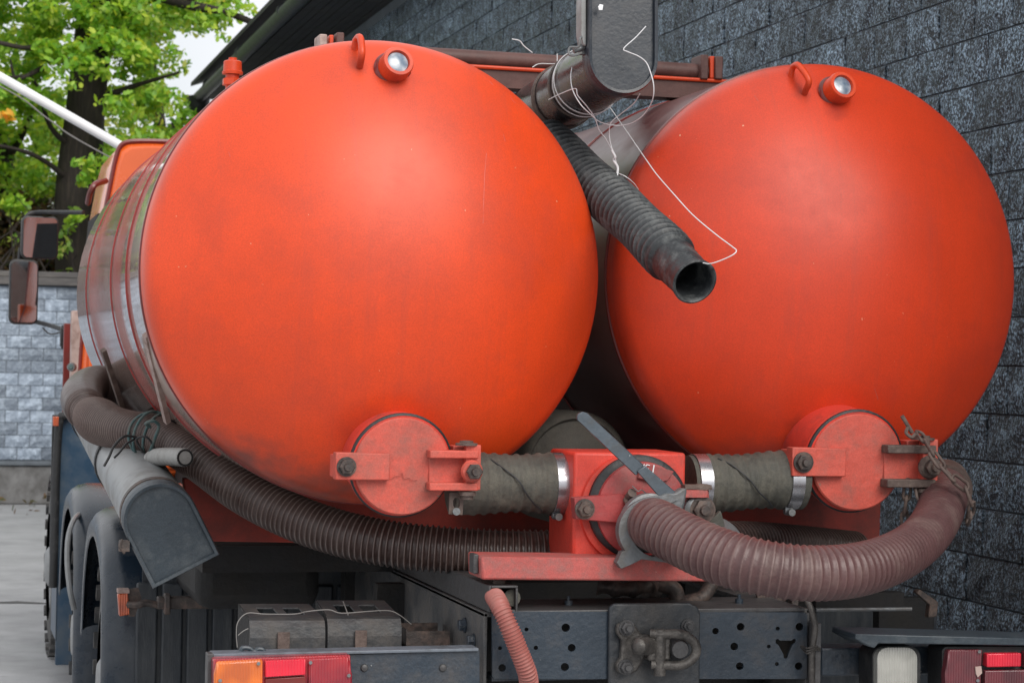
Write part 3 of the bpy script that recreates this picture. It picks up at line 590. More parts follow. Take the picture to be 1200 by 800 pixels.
for px,y0,y1,mm in ((826,64,93,'pipe_brown'),(843,66,93,'pipe_brown'),(399,38,60,'pipe_brown'),(379,40,62,'cab_trim')):
    b=MB(); b.pbox(px-4.5,y0,px+4.5,y1,YPp-.05,.10); build(b,'flange',M[mm],cp,bev=.004)
b=MB(); b.pbox(832,66,838,92,YPp-.035,.06); build(b,'gasket',M['head'],cp,bev=.003); b=MB(); b.pbox(386,41,391,62,YPp-.03,.05); build(b,'gasket',M['head'],cp,bev=.003)
# relief valve on top of the left tank
v0=at(272,112,8.0); u=mpp(272,90,8.0)
zt0=cL.z+math.sqrt(.6265**2-(v0.x-cL.x)**2)-.01; hn=v0.z+12*u-zt0
b=MB(); b.lathe((v0.x,8.0,zt0),(0,0,1),[(0,14*u),(.012,14*u),(.014,8*u),(hn-u,8*u),(hn,11*u)],18); build(b,'valve_neck',M['head'],TL)
b=MB(); b.lathe((v0.x,8.0,v0.z+11*u),(0,0,1),[(0,9*u),(1*u,12.5*u),(8*u,12.5*u),(9*u,10*u)],6); b.lathe((v0.x,8.0,v0.z+20*u),(0,0,1),[(0,8*u),(4*u,8*u)],18); build(b,'valve_nut',M['head'],TL)
b=MB(); b.lathe((v0.x,8.0,v0.z+24.5*u),(0,0,1),[(0,12*u),(3*u,12.5*u),(4*u,11*u),(15*u,10.6*u),(16*u,9*u)],24); b.cyl((v0.x,8.0,v0.z+40*u),(v0.x,8,v0.z+44*u),5*u,seg=12); build(b,'valve_cap',M['head'],TL)
# ------------------------------------------------------------------ outlet valves with swing covers
def bolt(parent, c, r, h, mat, ax=(0,-1,0), washer=True, nm='bolt'):
    b=MB(); c=Vector(c); ax=Vector(ax).normalized()
    if washer: b.lathe(c,ax,[(0,r*1.25),(h*.16,r*1.25)],20)
    b.hexn(c+ax*(h*.17),ax,r,h*.5); b.cyl(c+ax*(h*.66),c+ax*h,r*.52,r*.45,12)
    build(b,nm,M[mat],parent)
def outlet(cx,cy,Y,Rr,surf,lab,mirror=False,dirty=False):
    c=at(cx,cy,Y); u=mpp(cx,cy,Y); P=lambda x,y,d=0: c+V(x*u,d,-y*u)
    e=build((lambda m:(m.lathe(c+V(0,.008,0),V(-.03,1,.17),[(0,Rr*u*1.03),(.022,Rr*u*1.07),(.024,Rr*u*1.0),(.26,Rr*u*1.0)],48),m)[1])(MB()),'outlet_valve',M['box_red'],truck,label=lab)
    b=MB(); b.lathe(c+V(-.0,.030,.004),V(-.03,1,.17),[(-.022,Rr*u*1.035),(-.018,Rr*u*1.075),(-.010,Rr*u*1.075),(-.006,Rr*u*1.03)],48,caps=False); build(b,'seal_ring',M['rubber'],e)
    b=MB(); b.lathe(c,V(-.01,-1,-.05),[(0,Rr*u*.985),(.008,Rr*u*.985),(.012,Rr*u*.955),(.013,Rr*u*.5),(.013,.001)],48); build(b,'cover',M['valve_red'],e)
    # left latch plate
    b=MB(); o=P(-80,-16,-.040); x0=o.x;x1=P(-17,0).x
    b.add([(x0,o.y,P(0,15).z),(x1,o.y+.006,P(0,15.5).z),(x1,o.y+.006,P(0,-15).z),(x0,o.y,P(0,-16).z)]+[(x0,o.y+.045,P(0,15).z),(x1,o.y+.030,P(0,15.5).z),(x1,o.y+.030,P(0,-15).z),(x0,o.y+.045,P(0,-16).z)],
      [(0,3,2,1),(4,5,6,7),(0,1,5,4),(1,2,6,5),(2,3,7,6),(3,0,4,7)]); build(b,'latch_plate',M['valve_red'],e,bev=.003)
    bolt(e,P(-68,0,-.042),9*u,.030,'grime')
    # ear on the body side to which the plate is bolted
    b=MB(); b.box(P(-80,13,-.001),P(-52,-13,.05)); build(b,'ear',M['valve_red'],e,bev=.003)
    # right hinge: web, two fins, lugs, swing bolt
    b=MB(); b.box(P(30,24,-.018),P(88,-16,-.002)); build(b,'hinge_web',M['valve_red'],e,bev=.003)
    for yy in (-15,22):
        b=MB(); b.box(P(27,yy-4.5,-.060),P(84,yy+4.5,-.010)); build(b,'hinge_fin',M['valve_red'] if not dirty else M['rust'],e,bev=.003)
    b=MB(); b.box(P(70,-26,-.05),P(88,26,-.019)); b.box(P(60,-24,-.001),P(88,28,.06)); build(b,'lug',M['valve_red'] ,e,bev=.003)
    b=MB(); b.lathe(P(76,4,-.050),(0,-1,0),[(0,12*u),(.012,13*u),(.02,11*u)],20); build(b,'washer',M['rust'] if dirty else M['valve_red'],e)
    bolt(e,P(77,4,-.070),9.5*u,.032,'grime',washer=False,nm='nut')
    b=MB(); b.lathe(P(72,-25,-.035),(0,0,1),[(0,13*u),(.006,13*u),(.007,8*u),(.012,8*u),(.013,4*u)],16); build(b,'hinge_pin_head',M['rust'],e)
    b=MB(); b.lathe(P(74,28,-.035),(0,0,-1),[(0,10*u),(.010,10*u),(.011,7*u),(.020,7*u)],16); build(b,'hinge_pin_nut',M['rust'],e)
    return e,P,u
oL,PL,uL=outlet(471,546,5.62,57,sL,'left outlet with a round salmon-red swing cover')
oR,PR,uR=outlet(1003,541,5.74,53.5,sR,'right outlet with a round salmon-red swing cover and dusty hinge',dirty=True)
# drop link under left hinge
b=MB(); q=at(534,588,5.64); b.ppoly([(527,577),(544,577),(542,603),(526,602)],5.60,.008,holes=[[(531,586),(533,583),(537,583),(539,586),(539,592),(537,595),(533,595),(531,592)]]); build(b,'drop_link',M['rust'],oL)
b=MB(); b.cyl(at(535,599,5.597),at(535,599,5.57),.010,seg=14); build(b,'link_pin',M['alu'],oL)
# paint lettering-like flaking ridge on the left cover: a raised irregular chip edge
b=MB(); b.tube([at(x,y,5.603) for x,y in [(458,561),(463,557),(468,557),(471,553),(474,560),(479,559),(484,562),(490,561)]],.0010,6,sub=3); build(b,'paint_chip_edge',M['valve_red'],oL)
# ------------------------------------------------------------------ middle manifold box
YB=5.62
mbx=MB(); mbx.pbox(672,530,803,656,YB,.24); bxp=build(mbx,'manifold_box',M['box_red'],truck,bev=.008)
cM=at(745,593,YB); uM=mpp(745,593,YB); PM=lambda x,y,d=0: cM+V(x*uM,d,-y*uM)
b=MB(); b.lathe(PM(0,0,.002),(0,-1,0),[(0,58*uM),(.028,58*uM),(.034,55*uM),(.036,50*uM)],48); build(b,'valve_ring',M['rubber'],bxp)
b=MB(); b.lathe(PM(-4,3,-.0),(0,-1,0),[(0,62*uM),(.012,61*uM)],48); build(b,'ring_flange',M['box_red'],bxp)
b=MB()
for yy in (0,): 
    a0=[(53*math.cos(R_(a)),53*math.sin(R_(a))) for a in range(-90,271,10)]
b.lathe(PM(2,2,-.030),(0,-1,-.02),[(0,53*uM),(.014,52*uM),(.022,40*uM),(.024,.001)],48); cov=build(b,'swing_cover',M['rose'],bxp)
b=MB(); b.ppoly([(673,583),(700,581),(728,578),(742,590),(742,612),(728,613),(705,611),(675,608)],YB-.068,.04); build(b,'latch_plate',M['rose'],bxp,bev=.004)
bolt(bxp,at(685,596,YB-.07),9*uM,.030,'grime')
b=MB(); b.ppoly([(752,541),(790,552),(784,562),(770,566),(748,560)],YB-.066,.012); build(b,'number_plate',M['rose'],bxp,bev=.002)
# hand-painted 134, upside down as on the cover
Yn=YB-.0675
def stroke(pts,th=.0016):
    b.tube([at(x,y,Yn) for x,y in pts],th,6,sub=3)
b=MB(); stroke([(766.5,544.5),(765,553.5)],.0019); build(b,'painted_numeral',M['white'],bxp)
b=MB(); stroke([(761.5,553),(758,553.5),(757.5,550),(760,549),(757,547.5),(757.5,544.5),(761.5,545)],.0014); build(b,'painted_numeral',M['white'],bxp)
b=MB(); stroke([(755,543.5),(753,551)],.0016); stroke([(756.5,547),(750.5,546.5),(752,542.5)],.0013); build(b,'painted_numeral',M['white'],bxp)
# right lug of the middle valve
b=MB(); b.ppoly([(794,573),(831,573),(832,612),(796,612)],YB-.055,.03); b.ppoly([(800,574),(830,574),(830,583),(800,583)],YB-.082,.03); build(b,'lug',M['shelf_red'],bxp,bev=.003)
b=MB(); b.lathe(at(815,597,YB-.056),(0,-1,0),[(0,15*uM),(.012,14.5*uM),(.018,11*uM)],22); build(b,'washer',M['alu'],bxp)
bolt(bxp,at(823,597,YB-.070),12*uM,.030,'grime',nm='nut')
b=MB(); b.lathe(at(822,573,YB-.055),(0,0,1),[(0,12*uM),(.005,12*uM),(.006,8*uM),(.014,7*uM)],14); b.pbox(803,568,834,573,YB-.075,.04); build(b,'hinge_pin_head',M['rust'],bxp)
b=MB(); b.ppoly([(829,612),(845,598),(850,616),(846,622)],YB-.03,.02); build(b,'gusset',M['dark_hose'],bxp,bev=.003)
# grey cam lever and its forked hub
b=MB(); b.ppoly([(676,491),(677,485),(683,482),(689,484),(755,545),(746,557)],YB-.130,.009); lv=build(b,'lever',M['lever'],bxp,bev=.0025)
b=MB(); b.ppoly([(747,552),(756,545),(793,577),(786,592),(771,580)],YB-.139,.008); build(b,'lever_root',M['lever'],lv,bev=.0025)
b=MB(); b.ppoly([(768,584),(780,578),(790,578),(801,571),(806,573),(803,590),(799,603),(786,606),(768,600)],YB-.150,.035); build(b,'hub',M['alu'],lv,bev=.006)
b=MB()
for t in range(4): b.cyl(at(763+t*8,590+2*(t%2),YB-.152),at(764+t*8,590+2*(t%2),YB-.175),.0065,seg=10)
build(b,'hub_tooth',M['rust'],lv)
ring=[]
cc=(772,622)
for a in range(62,262,8): ring.append((cc[0]+47*math.cos(R_(a)),cc[1]-41*math.sin(R_(a))))
ring+= [(738,655),(730,664),(724,663),(722,658),(729,645)][::-1][:0]
inner=[(cc[0]+2+34*math.cos(R_(a)),cc[1]-31*math.sin(R_(a))) for a in range(254,70,-8)]
tail=[(752,665),(738,664),(728,666),(723,660),(729,646)]
outl=[p for p in ring if True]
ring=[p for p in ring if not (p[1]>645)]
b=MB(); b.ppoly(ring+[(729,646),(723,659),(728,666),(738,662),(752,655),(790,660),(800,655),(775,650)]+[p for p in inner],YB-.155,.03); build(b,'collar_clamp',M['alu'],lv,bev=.006)
# small brass pin with a spring clip
b=MB(); b.cyl(at(737,583,YB-.07),at(741,577,YB-.10),.012,seg=12); b.cyl(at(733,585,YB-.07),at(736,590,YB-.09),.007,seg=10); build(b,'drain_nipple',M['rust'],bxp)
b=MB(); b.tube([at(x,y,YB-.105) for x,y in [(741,569),(745,573),(748,575.5),(751,573.5),(754,575),(757,578)]],.0016,6,sub=3); build(b,'clip',M['wire_dim'],bxp)
# grey cast stub to the right behind the hose
b=MB(); b.lathe(at(848,628,5.60),V(.3,-.5,.55),[(0,.060),(.012,.058),(.02,.045)],28); build(b,'cast_lug',M['alu'],bxp)
# shelf beam
b=MB(); b.ppoly([(564,652),(793,654),(800,661),(838,681),(565,679)],5.50,.15); sh=build(b,'shelf_beam',M['shelf_red'],truck,bev=.006)
b=MB(); b.pbox(555,649,561,672,5.53,.05); build(b,'end_plate',M['chassis_top'],sh,bev=.003)
# grey drum behind the box
cD=at(675,549,6.25); 
b=MB(); b.lathe((cD.x,6.25,cD.z),(0,1,0),[(-.03,.0001),(-.03,.03),(-.012,.04),(-.012,.110),(-.006,.118),(.0,.140),(-.012,.148),(-.006,.158),(.02,.170),(.30,.170)],56,caps=False); build(b,'round_drum',M['drum'],truck)
# short rubber couplings with clamps
def coupling(pts,Y,r,clamps,crack,nm):
    P=[at(x,y,Y) for x,y in pts]
    b=MB(); b.tube(P,lambda t:r*(1+.035*math.sin(t*9)),40,corr=(.030,lambda t:.0022 if .15<t<.85 else .0005)); o=build(b,'rubber_coupling',M['dark_hose'],truck,ang=60)
    for (x,y) in clamps:
        c=at(x,y,Y); w_=7.5*mpp(x,y,Y)
        k=MB(); k.lathe((c.x-w_,Y,c.z),(1,.0,0),[(0,r*1.035),(.001,r*1.06),(2*w_-.001,r*1.06),(2*w_,r*1.035)],44,caps=False); k=build(k,'hose_clamp',M['zinc'],o)
        k=MB(); a=at(x-1,y+36,Y-.02); k.box((a.x-.012,Y-.035,a.z-.005),(a.x+.010,Y-.028,a.z+.03)); k.cyl((a.x,Y-.055,a.z-.003),(a.x,Y-.01,a.z-.003),.010,seg=12); build(k,'clamp_screw',M['alu'],o)
    k=MB(); 
    pts3=[]
    for (x,y) in crack:
        p=at(x,y,Y); zc=P[0].z+(P[-1].z-P[0].z)*(p.x-P[0].x)/(P[-1].x-P[0].x); dz=min(abs(p.z-zc),r*.97); pts3.append(V(p.x,Y-math.sqrt(r*r-dz*dz)*1.035-.001,p.z))
    k.tube(pts3,.0022,6,sub=3); build(k,'crack',M['rubber'],o)
    return o
coupling([(528,567),(590,566),(640,566),(672,567)],YB+.12,.080,[(652,567)],[(570,537),(580,545),(590,553),(600,563),(607,575),(618,588),(630,597)],'l')
cr_=coupling([(806,567),(850,566),(900,562),(939,563)],YB+.17,.079,[(818,567),(924,562)],[(836,536),(848,543),(858,552),(868,562),(878,575),(888,583),(898,592)],'r')
# ------------------------------------------------------------------ cradle and dark underbody
b=MB(); b.ppoly([(215,560),(1033,560),(1031,640),(1000,641),(620,636),(452,637),(240,634),(222,630)],6.62,.05); cr2=build(b,'cradle_plate',M['subframe'],truck,bev=.004)
b=MB(); b.box((.80,6.68,H-.64),(2.85,8.9,H-.56)); build(b,'subframe_deck',M['dark'],truck)
fz=H-.635
rail_x=at(569,740,5.5).x; XR=2*TX-rail_x-.0
for xx,sg in ((rail_x,1),(XR,-1)):
    b=MB(); b.box((xx,5.52,fz-.26),(xx+.010*sg,13.6,fz-.002)); b.box((xx,5.52,fz-.012),(xx+.075*sg,13.6,fz)); b.box((xx,5.52,fz-.27),(xx+.075*sg,13.6,fz-.258)); fr=build(b,'frame_rail',M['rail'],truck,bev=.002)
    if sg==1:
        for (x,y) in ((549,733),(554,746),(548,768)):
            Yb=5.7; p=at(x,y,Yb); b=MB(); b.lathe((xx-.001,5.72 if y!=746 else 5.62,p.z),(-1,0,0),[(0,.020),(.004,.020)],14); b.hexn((xx-.005,5.72 if y!=746 else 5.62,p.z),(-1,0,0),.016,.014); build(b,'rail_bolt',M['chassis'],fr)
# upper channel riding on the left rail, open end towards the rear
x0=at(573,700,5.5).x; x1=at(607,700,5.5).x; zt=at(590,686,5.5).z; zb=at(590,717,5.5).z
b=MB(); t_=.006
b.box((x0,5.5,zb),(x0+t_,8.5,zt)); b.box((x0+t_,5.5,zt-t_),(x1,8.5,zt)); b.box((x1-t_,5.5,zb),(x1,8.5,zt-t_)); b.box((x0+t_,5.5,zb),(x1-t_,8.5,zb+t_)); build(b,'upper_channel',M['chassis_top'],truck,bev=.002)
b=MB(); c_=at(585,688,5.56); b.cyl((c_.x,5.56,zt-.002),(c_.x,5.56,zt+.010),.017,seg=14); b.hexn((c_.x,5.56,zt+.01),(0,0,1),.014,.012); build(b,'channel_bolt',M['rust'],truck)
# rear cross member, plate with holes
Yc=5.5
def circ(x,y,r,n=14): return [(x+r*math.cos(2*math.pi*i/n),y+r*math.sin(2*math.pi*i/n)) for i in range(n)]
holes=[circ(663,735,5),circ(670,758.5,4.6),circ(662,781,4.8),circ(628,758.5,2.6),circ(617,737,2.4),circ(588.5,782,4.5),circ(586,759,2.4),
       circ(838.5,739,3.9),circ(868,734,4.6),circ(860.5,757,4.6),circ(867,780,4.6),circ(937,734,4.7),circ(936,780,4.6),circ(911.5,736,2.4),circ(901,757,2.3),circ(910.5,777.5,2.3),
       [(909,749),(912,748),(914,750),(928,750),(930,748),(933,749),(932,753),(929,755),(924,766),(923,770),(921,771.5),(918.5,770),(918,766),(912,755),(909,753)]]
b=MB(); b.ppoly([(577,719),(579,716),(943,717),(946,720),(946,793),(943,795),(579,795),(577,792)],Yc,.010,holes=holes); xm=build(b,'rear_crossmember',M['chassis'],truck,bev=.0015)
a=at(579,718,Yc); c2=at(944,718,Yc); zz=(a.z+c2.z)/2
b=MB(); b.box((a.x,Yc+.004,zz-.002),(c2.x,Yc+.28,zz+.010)); build(b,'top_flange',M['chassis_top'],xm,bev=.003)
b=MB(); zz2=at(760,795,Yc).z; b.box((a.x,Yc+.011,zz2),(c2.x,Yc+.12,zz2+.010)); build(b,'bottom_flange',M['chassis'],xm)
b=MB(); b.box((a.x,Yc+.30,zz-.4),(c2.x,Yc+.32,zz-.02)); build(b,'inner_web',M['dark'],xm)
for x,y in ((866,711),(666,712)):
    p=at(x,y,Yc+.12); b=MB(); b.cyl((p.x,p.y,zz+.010),(p.x,p.y,zz+.022),.011,seg=12); b.cyl((p.x,p.y,zz+.02),(p.x,p.y,zz+.034),.005,seg=8); build(b,'grease_nipple',M['chassis'],xm)
b=MB(); b.ppoly([(714,712),(719,707),(808,706),(818,711),(821,718),(820,830),(713,830)],Yc-.016,.014); cp2=build(b,'centre_plate',M['plate'],xm,bev=.005)
b=MB(); b.ppoly([(724,732),(733,728),(744,731),(752,743),(765,744),(768,766),(757,768),(747,786),(735,791),(724,787),(722,779),(728,770),(729,750),(723,741)],Yc-.040,.022); th=build(b,'tow_bracket',M['old_steel'],truck,bev=.005)
for x,y in ((734,735),(733,781)): bolt(th,at(x,y,Yc-.042),.0165,.028,'chassis_top',nm='bolt')
bolt(th,at(806,733,Yc-.018),.015,.02,'chassis_top',nm='bolt')
b=MB(); b.cyl(at(770,756,Yc-.03),at(748,757,Yc-.10),.024,.021,18); b.lathe(at(748,757,Yc-.10),(at(748,757,Yc-.10)-at(770,756,Yc-.03)),[(0,.021),(.007,.016),(.011,.006)],18); build(b,'pivot',M['old_steel'],th)
b=MB(); b.pbox(760,746,786,774,Yc-.07,.05); build(b,'jaw',M['old_steel'],th,bev=.006)
b=MB(); b.lathe(at(790,758,Yc-.02),(0,-1,0),[(0,.034),(.03,.030),(.05,.022)],18); build(b,'jaw_pin',M['chassis_top'],th)
b=MB(); b.tube([at(x,y,Yc-d) for x,y,d in [(762,742,.06),(775,743,.07),(790,742,.075),(804,745,.075),(814,753,.075),(816,763,.075),(810,773,.075),(798,779,.075),(782,779,.07),(763,778,.06)]],.0125,12); build(b,'shackle',M['old_steel'],th)
b=MB(); b.cyl(at(773,791,Yc-.065),at(773,737,Yc-.065),.016,seg=12); build(b,'shackle_pin',M['old_steel'],th)
# pink corrugated conduit out of the upper channel
b=MB(); b.tube([at(*p) for p in [(577,694,5.75),(579,698,5.55),(584,706,5.44),(594,728,5.41),(606,757,5.41),(617,785,5.42),(620,800,5.45)]],.0235,20,corr=(.0085,.0018)); build(b,'conduit',M['pink_conduit'],truck,ang=60)
b=MB(); b.cyl(at(600,700,5.52),at(600,700,5.8),.022,seg=14); build(b,'inner_hose',M['dark_hose'],truck)
# vertical plate, cable and beams on the right
b=MB(); b.pbox(955,730,962,830,5.46,.05); build(b,'upright_strip',M['chassis_top'],truck,bev=.002)
b=MB(); b.tube([at(*p) for p in [(936,690,5.6),(942,698,5.5),(950,712,5.46),(955,733,5.45),(953,752,5.45),(951,775,5.45),(952,830,5.46)]],.0085,10); cb=build(b,'cable',M['old_steel'],truck)
b=MB()
for k in range(3): b.tube([at(939,756+k,5.475),at(946,759+k*3,5.43),at(956,757+k*2,5.435),at(961,760+k,5.46)],.0025,6)
build(b,'cable_tie',M['old_steel'],cb)
b=MB(); b.pbox(962,757,1190,790,5.60,.10); build(b,'bumper_beam',M['chassis'],truck,bev=.006)
b=MB(); b.ppoly([(1003,742),(1262,749),(1262,757),(1030,753.5),(1025,759),(1018,757),(1002,748)],5.44,.16); lb=build(b,'light_guard',M['slate'],truck,bev=.003,label='grey angled bar over the right lights')
def rounded(x0,y0,x1,y1,r,n=5):
    P=[]
    for cx,cy,a0 in ((x1-r,y0+r,-90),(x1-r,y1-r,0),(x0+r,y1-r,90),(x0+r,y0+r,180)):
        for i in range(n+1): a=R_(a0+90*i/n); P.append((cx+r*math.cos(a),cy+r*math.sin(a)))
    return P
b=MB(); b.ppoly(rounded(1022,756,1079,816,14),5.50,.09); rl=build(b,'reversing_lamp',M['rubber'],truck,bev=.004)
b=MB(); b.ppoly(rounded(1028,758,1075,812,13),5.475,.03); build(b,'lamp_lens',M['clear'],rl,bev=.006)
b=MB(); b.ppoly(rounded(1104,757,1270,842,7),5.47,.09); rl=build(b,'tail_light',M['rubber'],truck,bev=.004)
b=MB(); b.ppoly([(1112,761),(1152,761),(1150,783),(1150,839),(1110,839),(1108,790)],5.445,.03); build(b,'red_lens',M['dullred'],rl,bev=.004)
b=MB(); b.pbox(1157,765,1197,781,5.443,.03); build(b,'reflector',M['reflector'],rl,bev=.003)
b=MB(); b.pbox(1154,784,1262,839,5.447,.03); build(b,'red_lens',M['dullred'],rl,bev=.004)
b=MB(); b.pbox(1201,762,1262,782,5.446,.03); build(b,'red_lens',M['dullred'],rl,bev=.004)
b=MB(); b.ppoly([(1143,781),(1150,780),(1151,788),(1146,793),(1144,789)],5.440,.006); build(b,'chipped_corner',M['cab_trim'],rl)
b=MB()
for x,y in ((1148,763),(1146,797)):
    b=MB(); b.cyl(at(x,y,5.446),at(x,y,5.438),.0045,seg=10); build(b,'lens_screw',M['alu'],rl)
# left bumper bar and lights
b=MB(); b.ppoly([(249,772),(556,762),(562,762),(562,840),(249,840)],5.46,.012); bb=build(b,'bumper_beam',M['chassis'],truck,bev=.002)
a=at(249,769,5.46); c2=at(560,762,5.46)
b=MB(); b.add([(a.x,5.45,a.z),(c2.x,5.45,c2.z),(c2.x,5.52,c2.z),(a.x,5.52,a.z),(a.x,5.45,a.z+.008),(c2.x,5.45,c2.z+.008),(c2.x,5.52,c2.z+.008),(a.x,5.52,a.z+.008)],[(0,3,2,1),(4,5,6,7),(0,1,5,4),(1,2,6,5),(2,3,7,6),(3,0,4,7)]); build(b,'top_flange',M['chassis_hi'],bb,bev=.002)
for x in (427,519):
    b=MB(); p=at(x,782,5.458); b.lathe(p,(0,-1,0),[(0,.010),(.004,.008),(.006,.003)],12); build(b,'rivet',M['chassis_top'],bb)
b=MB(); b.pbox(243,766,250,830,5.44,.05); build(b,'end_bracket',M['chassis_top'],bb,bev=.002)
b=MB(); b.tube([at(x,y,5.49) for x,y in [(282,765),(284,759),(292,759),(298,763),(303,760),(308,761),(310,766)]],.006,8); build(b,'hook_clip',M['slate'],bb)
b=MB(); b.ppoly([(250,772),(411,767),(413,840),(250,840)],5.40,.055); tl=build(b,'tail_light',M['redlens'],truck,bev=.004)
b=MB(); b.ppoly([(254,775),(308,772),(308,840),(252,840),(251,790)],5.385,.03); build(b,'amber_lens',M['amber'],tl,bev=.006)
b=MB(); b.ppoly([(311,774),(358,772),(358,790),(311,793)],5.382,.03); build(b,'reflector',M['reflector'],tl,bev=.002)
b=MB(); b.ppoly([(311,795),(358,792),(358,840),(311,840)],5.388,.03); build(b,'lens_centre',M['maroon'],tl,bev=.002)
b=MB(); b.ppoly([(362,772),(409,769),(413,790),(413,840),(362,840)],5.385,.03); build(b,'red_lens',M['redlens'],tl,bev=.006)
b=MB()
for x,y in ((364,776),(303,777),(258,797),(409,791)):
    b=MB(); b.cyl(at(x,y,5.386),at(x,y,5.378),.0045,seg=10); build(b,'lens_screw',M['alu'],tl)
# two dark sheet-metal guards with window slots, and a small box
def guard(x0,x1,yb,xf0,xf1,yf,ybot,Y,lab):
    a=at(xf0,yf,Y); c=at(xf1,yf,Y); d=at(x0,yb,Y+.16); e=at(x1,yb,Y+.16)
    root=None
    # slotted top flap: 2 rows + 3 bars
    def Q(s,t): p=(a.lerp(c,s)).lerp(d.lerp(e,s),t); return p
    th=V(0,.0,-.004); m=MB()
    def cell(s0,s1,t0,t1):
        q=[Q(s0,t0),Q(s1,t0),Q(s1,t1),Q(s0,t1)]; m.add(q+[p+th for p in q],[(0,1,2,3),(7,6,5,4),(0,4,5,1),(1,5,6,2),(2,6,7,3),(3,7,4,0)])
    cell(0,1,0,.22); cell(0,1,.72,1); cell(0,.20,.2201,.7199); cell(.44,.56,.2201,.7199); cell(.80,1,.2201,.7199)
    # curved front
    prof=[(0,0),(-.018,-.006),(-.030,-.022),(-.034,-.05),(-.034,-.16)]
    rows=[[V(a.x,Y+dy,a.z+dz),V(c.x,Y+dy,c.z+dz)] for dy,dz in prof]
    rows2=[[p+V(0,.004,0) for p in r] for r in rows]
    for i in range(len(rows)-1):
        q=rows[i]+rows[i+1][::-1]; w_=rows2[i]+rows2[i+1][::-1]; m.add(q+w_,[(0,3,2,1),(4,5,6,7),(0,4,7,3),(1,2,6,5)]) 
    o=build(m,'slotted_guard',M['guard'],truck,label=lab,ang=50)
    m=MB(); xm_=(a.x+c.x)/2-.012; m.box((xm_-.016,Y-.046,a.z-.16),(xm_+.016,Y-.038,a.z-.035)); build(m,'strap',M['rust'],o,bev=.002)
    m=MB(); m.box((a.x+.004,Y+.01,a.z-.16),(c.x-.004,Y+.22,a.z-.075)); build(m,'inner_box',M['dark'],o)
    m=MB(); m.add([V(a.x,Y-.03,a.z-.03),V(a.x,Y+.0,a.z),d,V(d.x,d.y,a.z-.1),V(a.x,Y-.03,a.z-.16)]+[p+V(.003,0,0) for p in [V(a.x,Y-.03,a.z-.03),V(a.x,Y+.0,a.z),d,V(d.x,d.y,a.z-.1),V(a.x,Y-.03,a.z-.16)]],[(0,1,2,3,4),(9,8,7,6,5)]+[(i,(i+1)%5,5+(i+1)%5,5+i) for i in range(5)]); build(m,'side_cheek',M['dark'],o)
guard(279,362,707,291,379,723,760,5.85,'left slotted guard, wired down')
guard(370,450,703,382,468,721,760,5.85,'right slotted guard, wired down')
b=MB(); b.pbox(476,739,527,766,5.85,.004); b.pbox(470,733,474,766,5.97,.004); a=at(476,739,5.85); c=at(527,739,5.85)
b.box((a.x,5.854,a.z-.06),(a.x+.004,6.0,a.z+.004)); b.box((a.x,5.996,a.z-.06),(c.x,6.0,a.z+.004)); b.box((a.x,5.854,a.z-.045),(c.x,5.996,a.z-.04)); build(b,'open_tray',M['grime'],truck)
# ------------------------------------------------------------------ axles, tanks and dark gear underneath
def roundbox(a,b_,m,nm,bev=.03,lab=None):
    k=MB(); k.box(a,b_); return build(k,nm,M[m],truck,bev=bev,label=lab)
roundbox((.81,6.9,.90),(1.20,8.7,1.10),'dark','battery_box',.05)
roundbox((2.40,6.9,.62),(2.95,8.7,1.02),'dark','air_tank_box',.08)
b=MB()
for yy in (8.1,9.6):
    b.cyl((.9,yy,.52),(2.76,yy,.52),.085,seg=16); b.lathe((TX,yy-.26,.56),(0,1,0),[(0,.06),(.05,.16),(.14,.24),(.38,.24),(.46,.12),(.52,.08)],20)
build(b,'rear_axle',M['dark'],truck)
b=MB(); b.cyl((TX,7.0,.60),(TX,12,.72),.06,seg=14); b.box((1.35,7.3,.55),(2.3,7.38,1.0)); b.box((1.3,6.5,.75),(2.36,6.56,1.02)); b.box((1.45,5.86,.80),(2.25,5.92,1.0)); build(b,'drive_shaft',M['dark'],truck)
roundbox((1.25,11.2,.45),(2.45,13.6,1.35),'dark','engine',.08)
roundbox((.75,9.95,.45),(1.32,11.2,1.05),'dark','fuel_tank',.08)
roundbox((2.35,9.95,.45),(2.95,11.2,1.05),'dark','fuel_tank',.08)
# small bits seen in the gap over the cross member
b=MB(); b.tube([at(*p) for p in [(700,686,5.8),(730,690,5.78),(756,688,5.8),(770,692,5.85)]],.022,14,corr=(.05,.004)); b.tube([at(775,684,5.75),at(790,690,5.73),at(795,704,5.73)],.022,12); b.tube([at(800,706,5.72),at(822,700,5.7),at(834,684,5.72)],.020,12); build(b,'canvas_roll',M['grime'],truck,ang=60)
b=MB(); b.ppoly([(884,688),(922,694),(922,713),(890,708)],5.75,.01); b.pbox(928,695,936,712,5.7,.03); build(b,'bracket',M['grime'],truck,bev=.002)
b=MB(); b.pbox(956,694,1060,712,6.3,.06); build(b,'side_bracket',M['dark'],truck,bev=.003); b=MB(); b.pbox(1030,700,1095,742,6.6,.05); build(b,'side_bracket',M['dark'],truck,bev=.003); b=MB(); b.ppoly([(1078,690),(1100,705),(1098,722),(1088,724),(1090,708),(1074,694)],6.3,.03); build(b,'side_bracket',M['grime'],truck,bev=.003)
b=MB(); b.cyl(at(956,714,6.2),at(1068,713,6.2),.006,seg=8); build(b,'brake_line',M['alu'],truck)
b=MB(); b.ppoly([(955,705),(1085,705),(1098,722),(1098,800),(955,800)],6.9,.03); build(b,'splash_plate',M['flap'],truck)
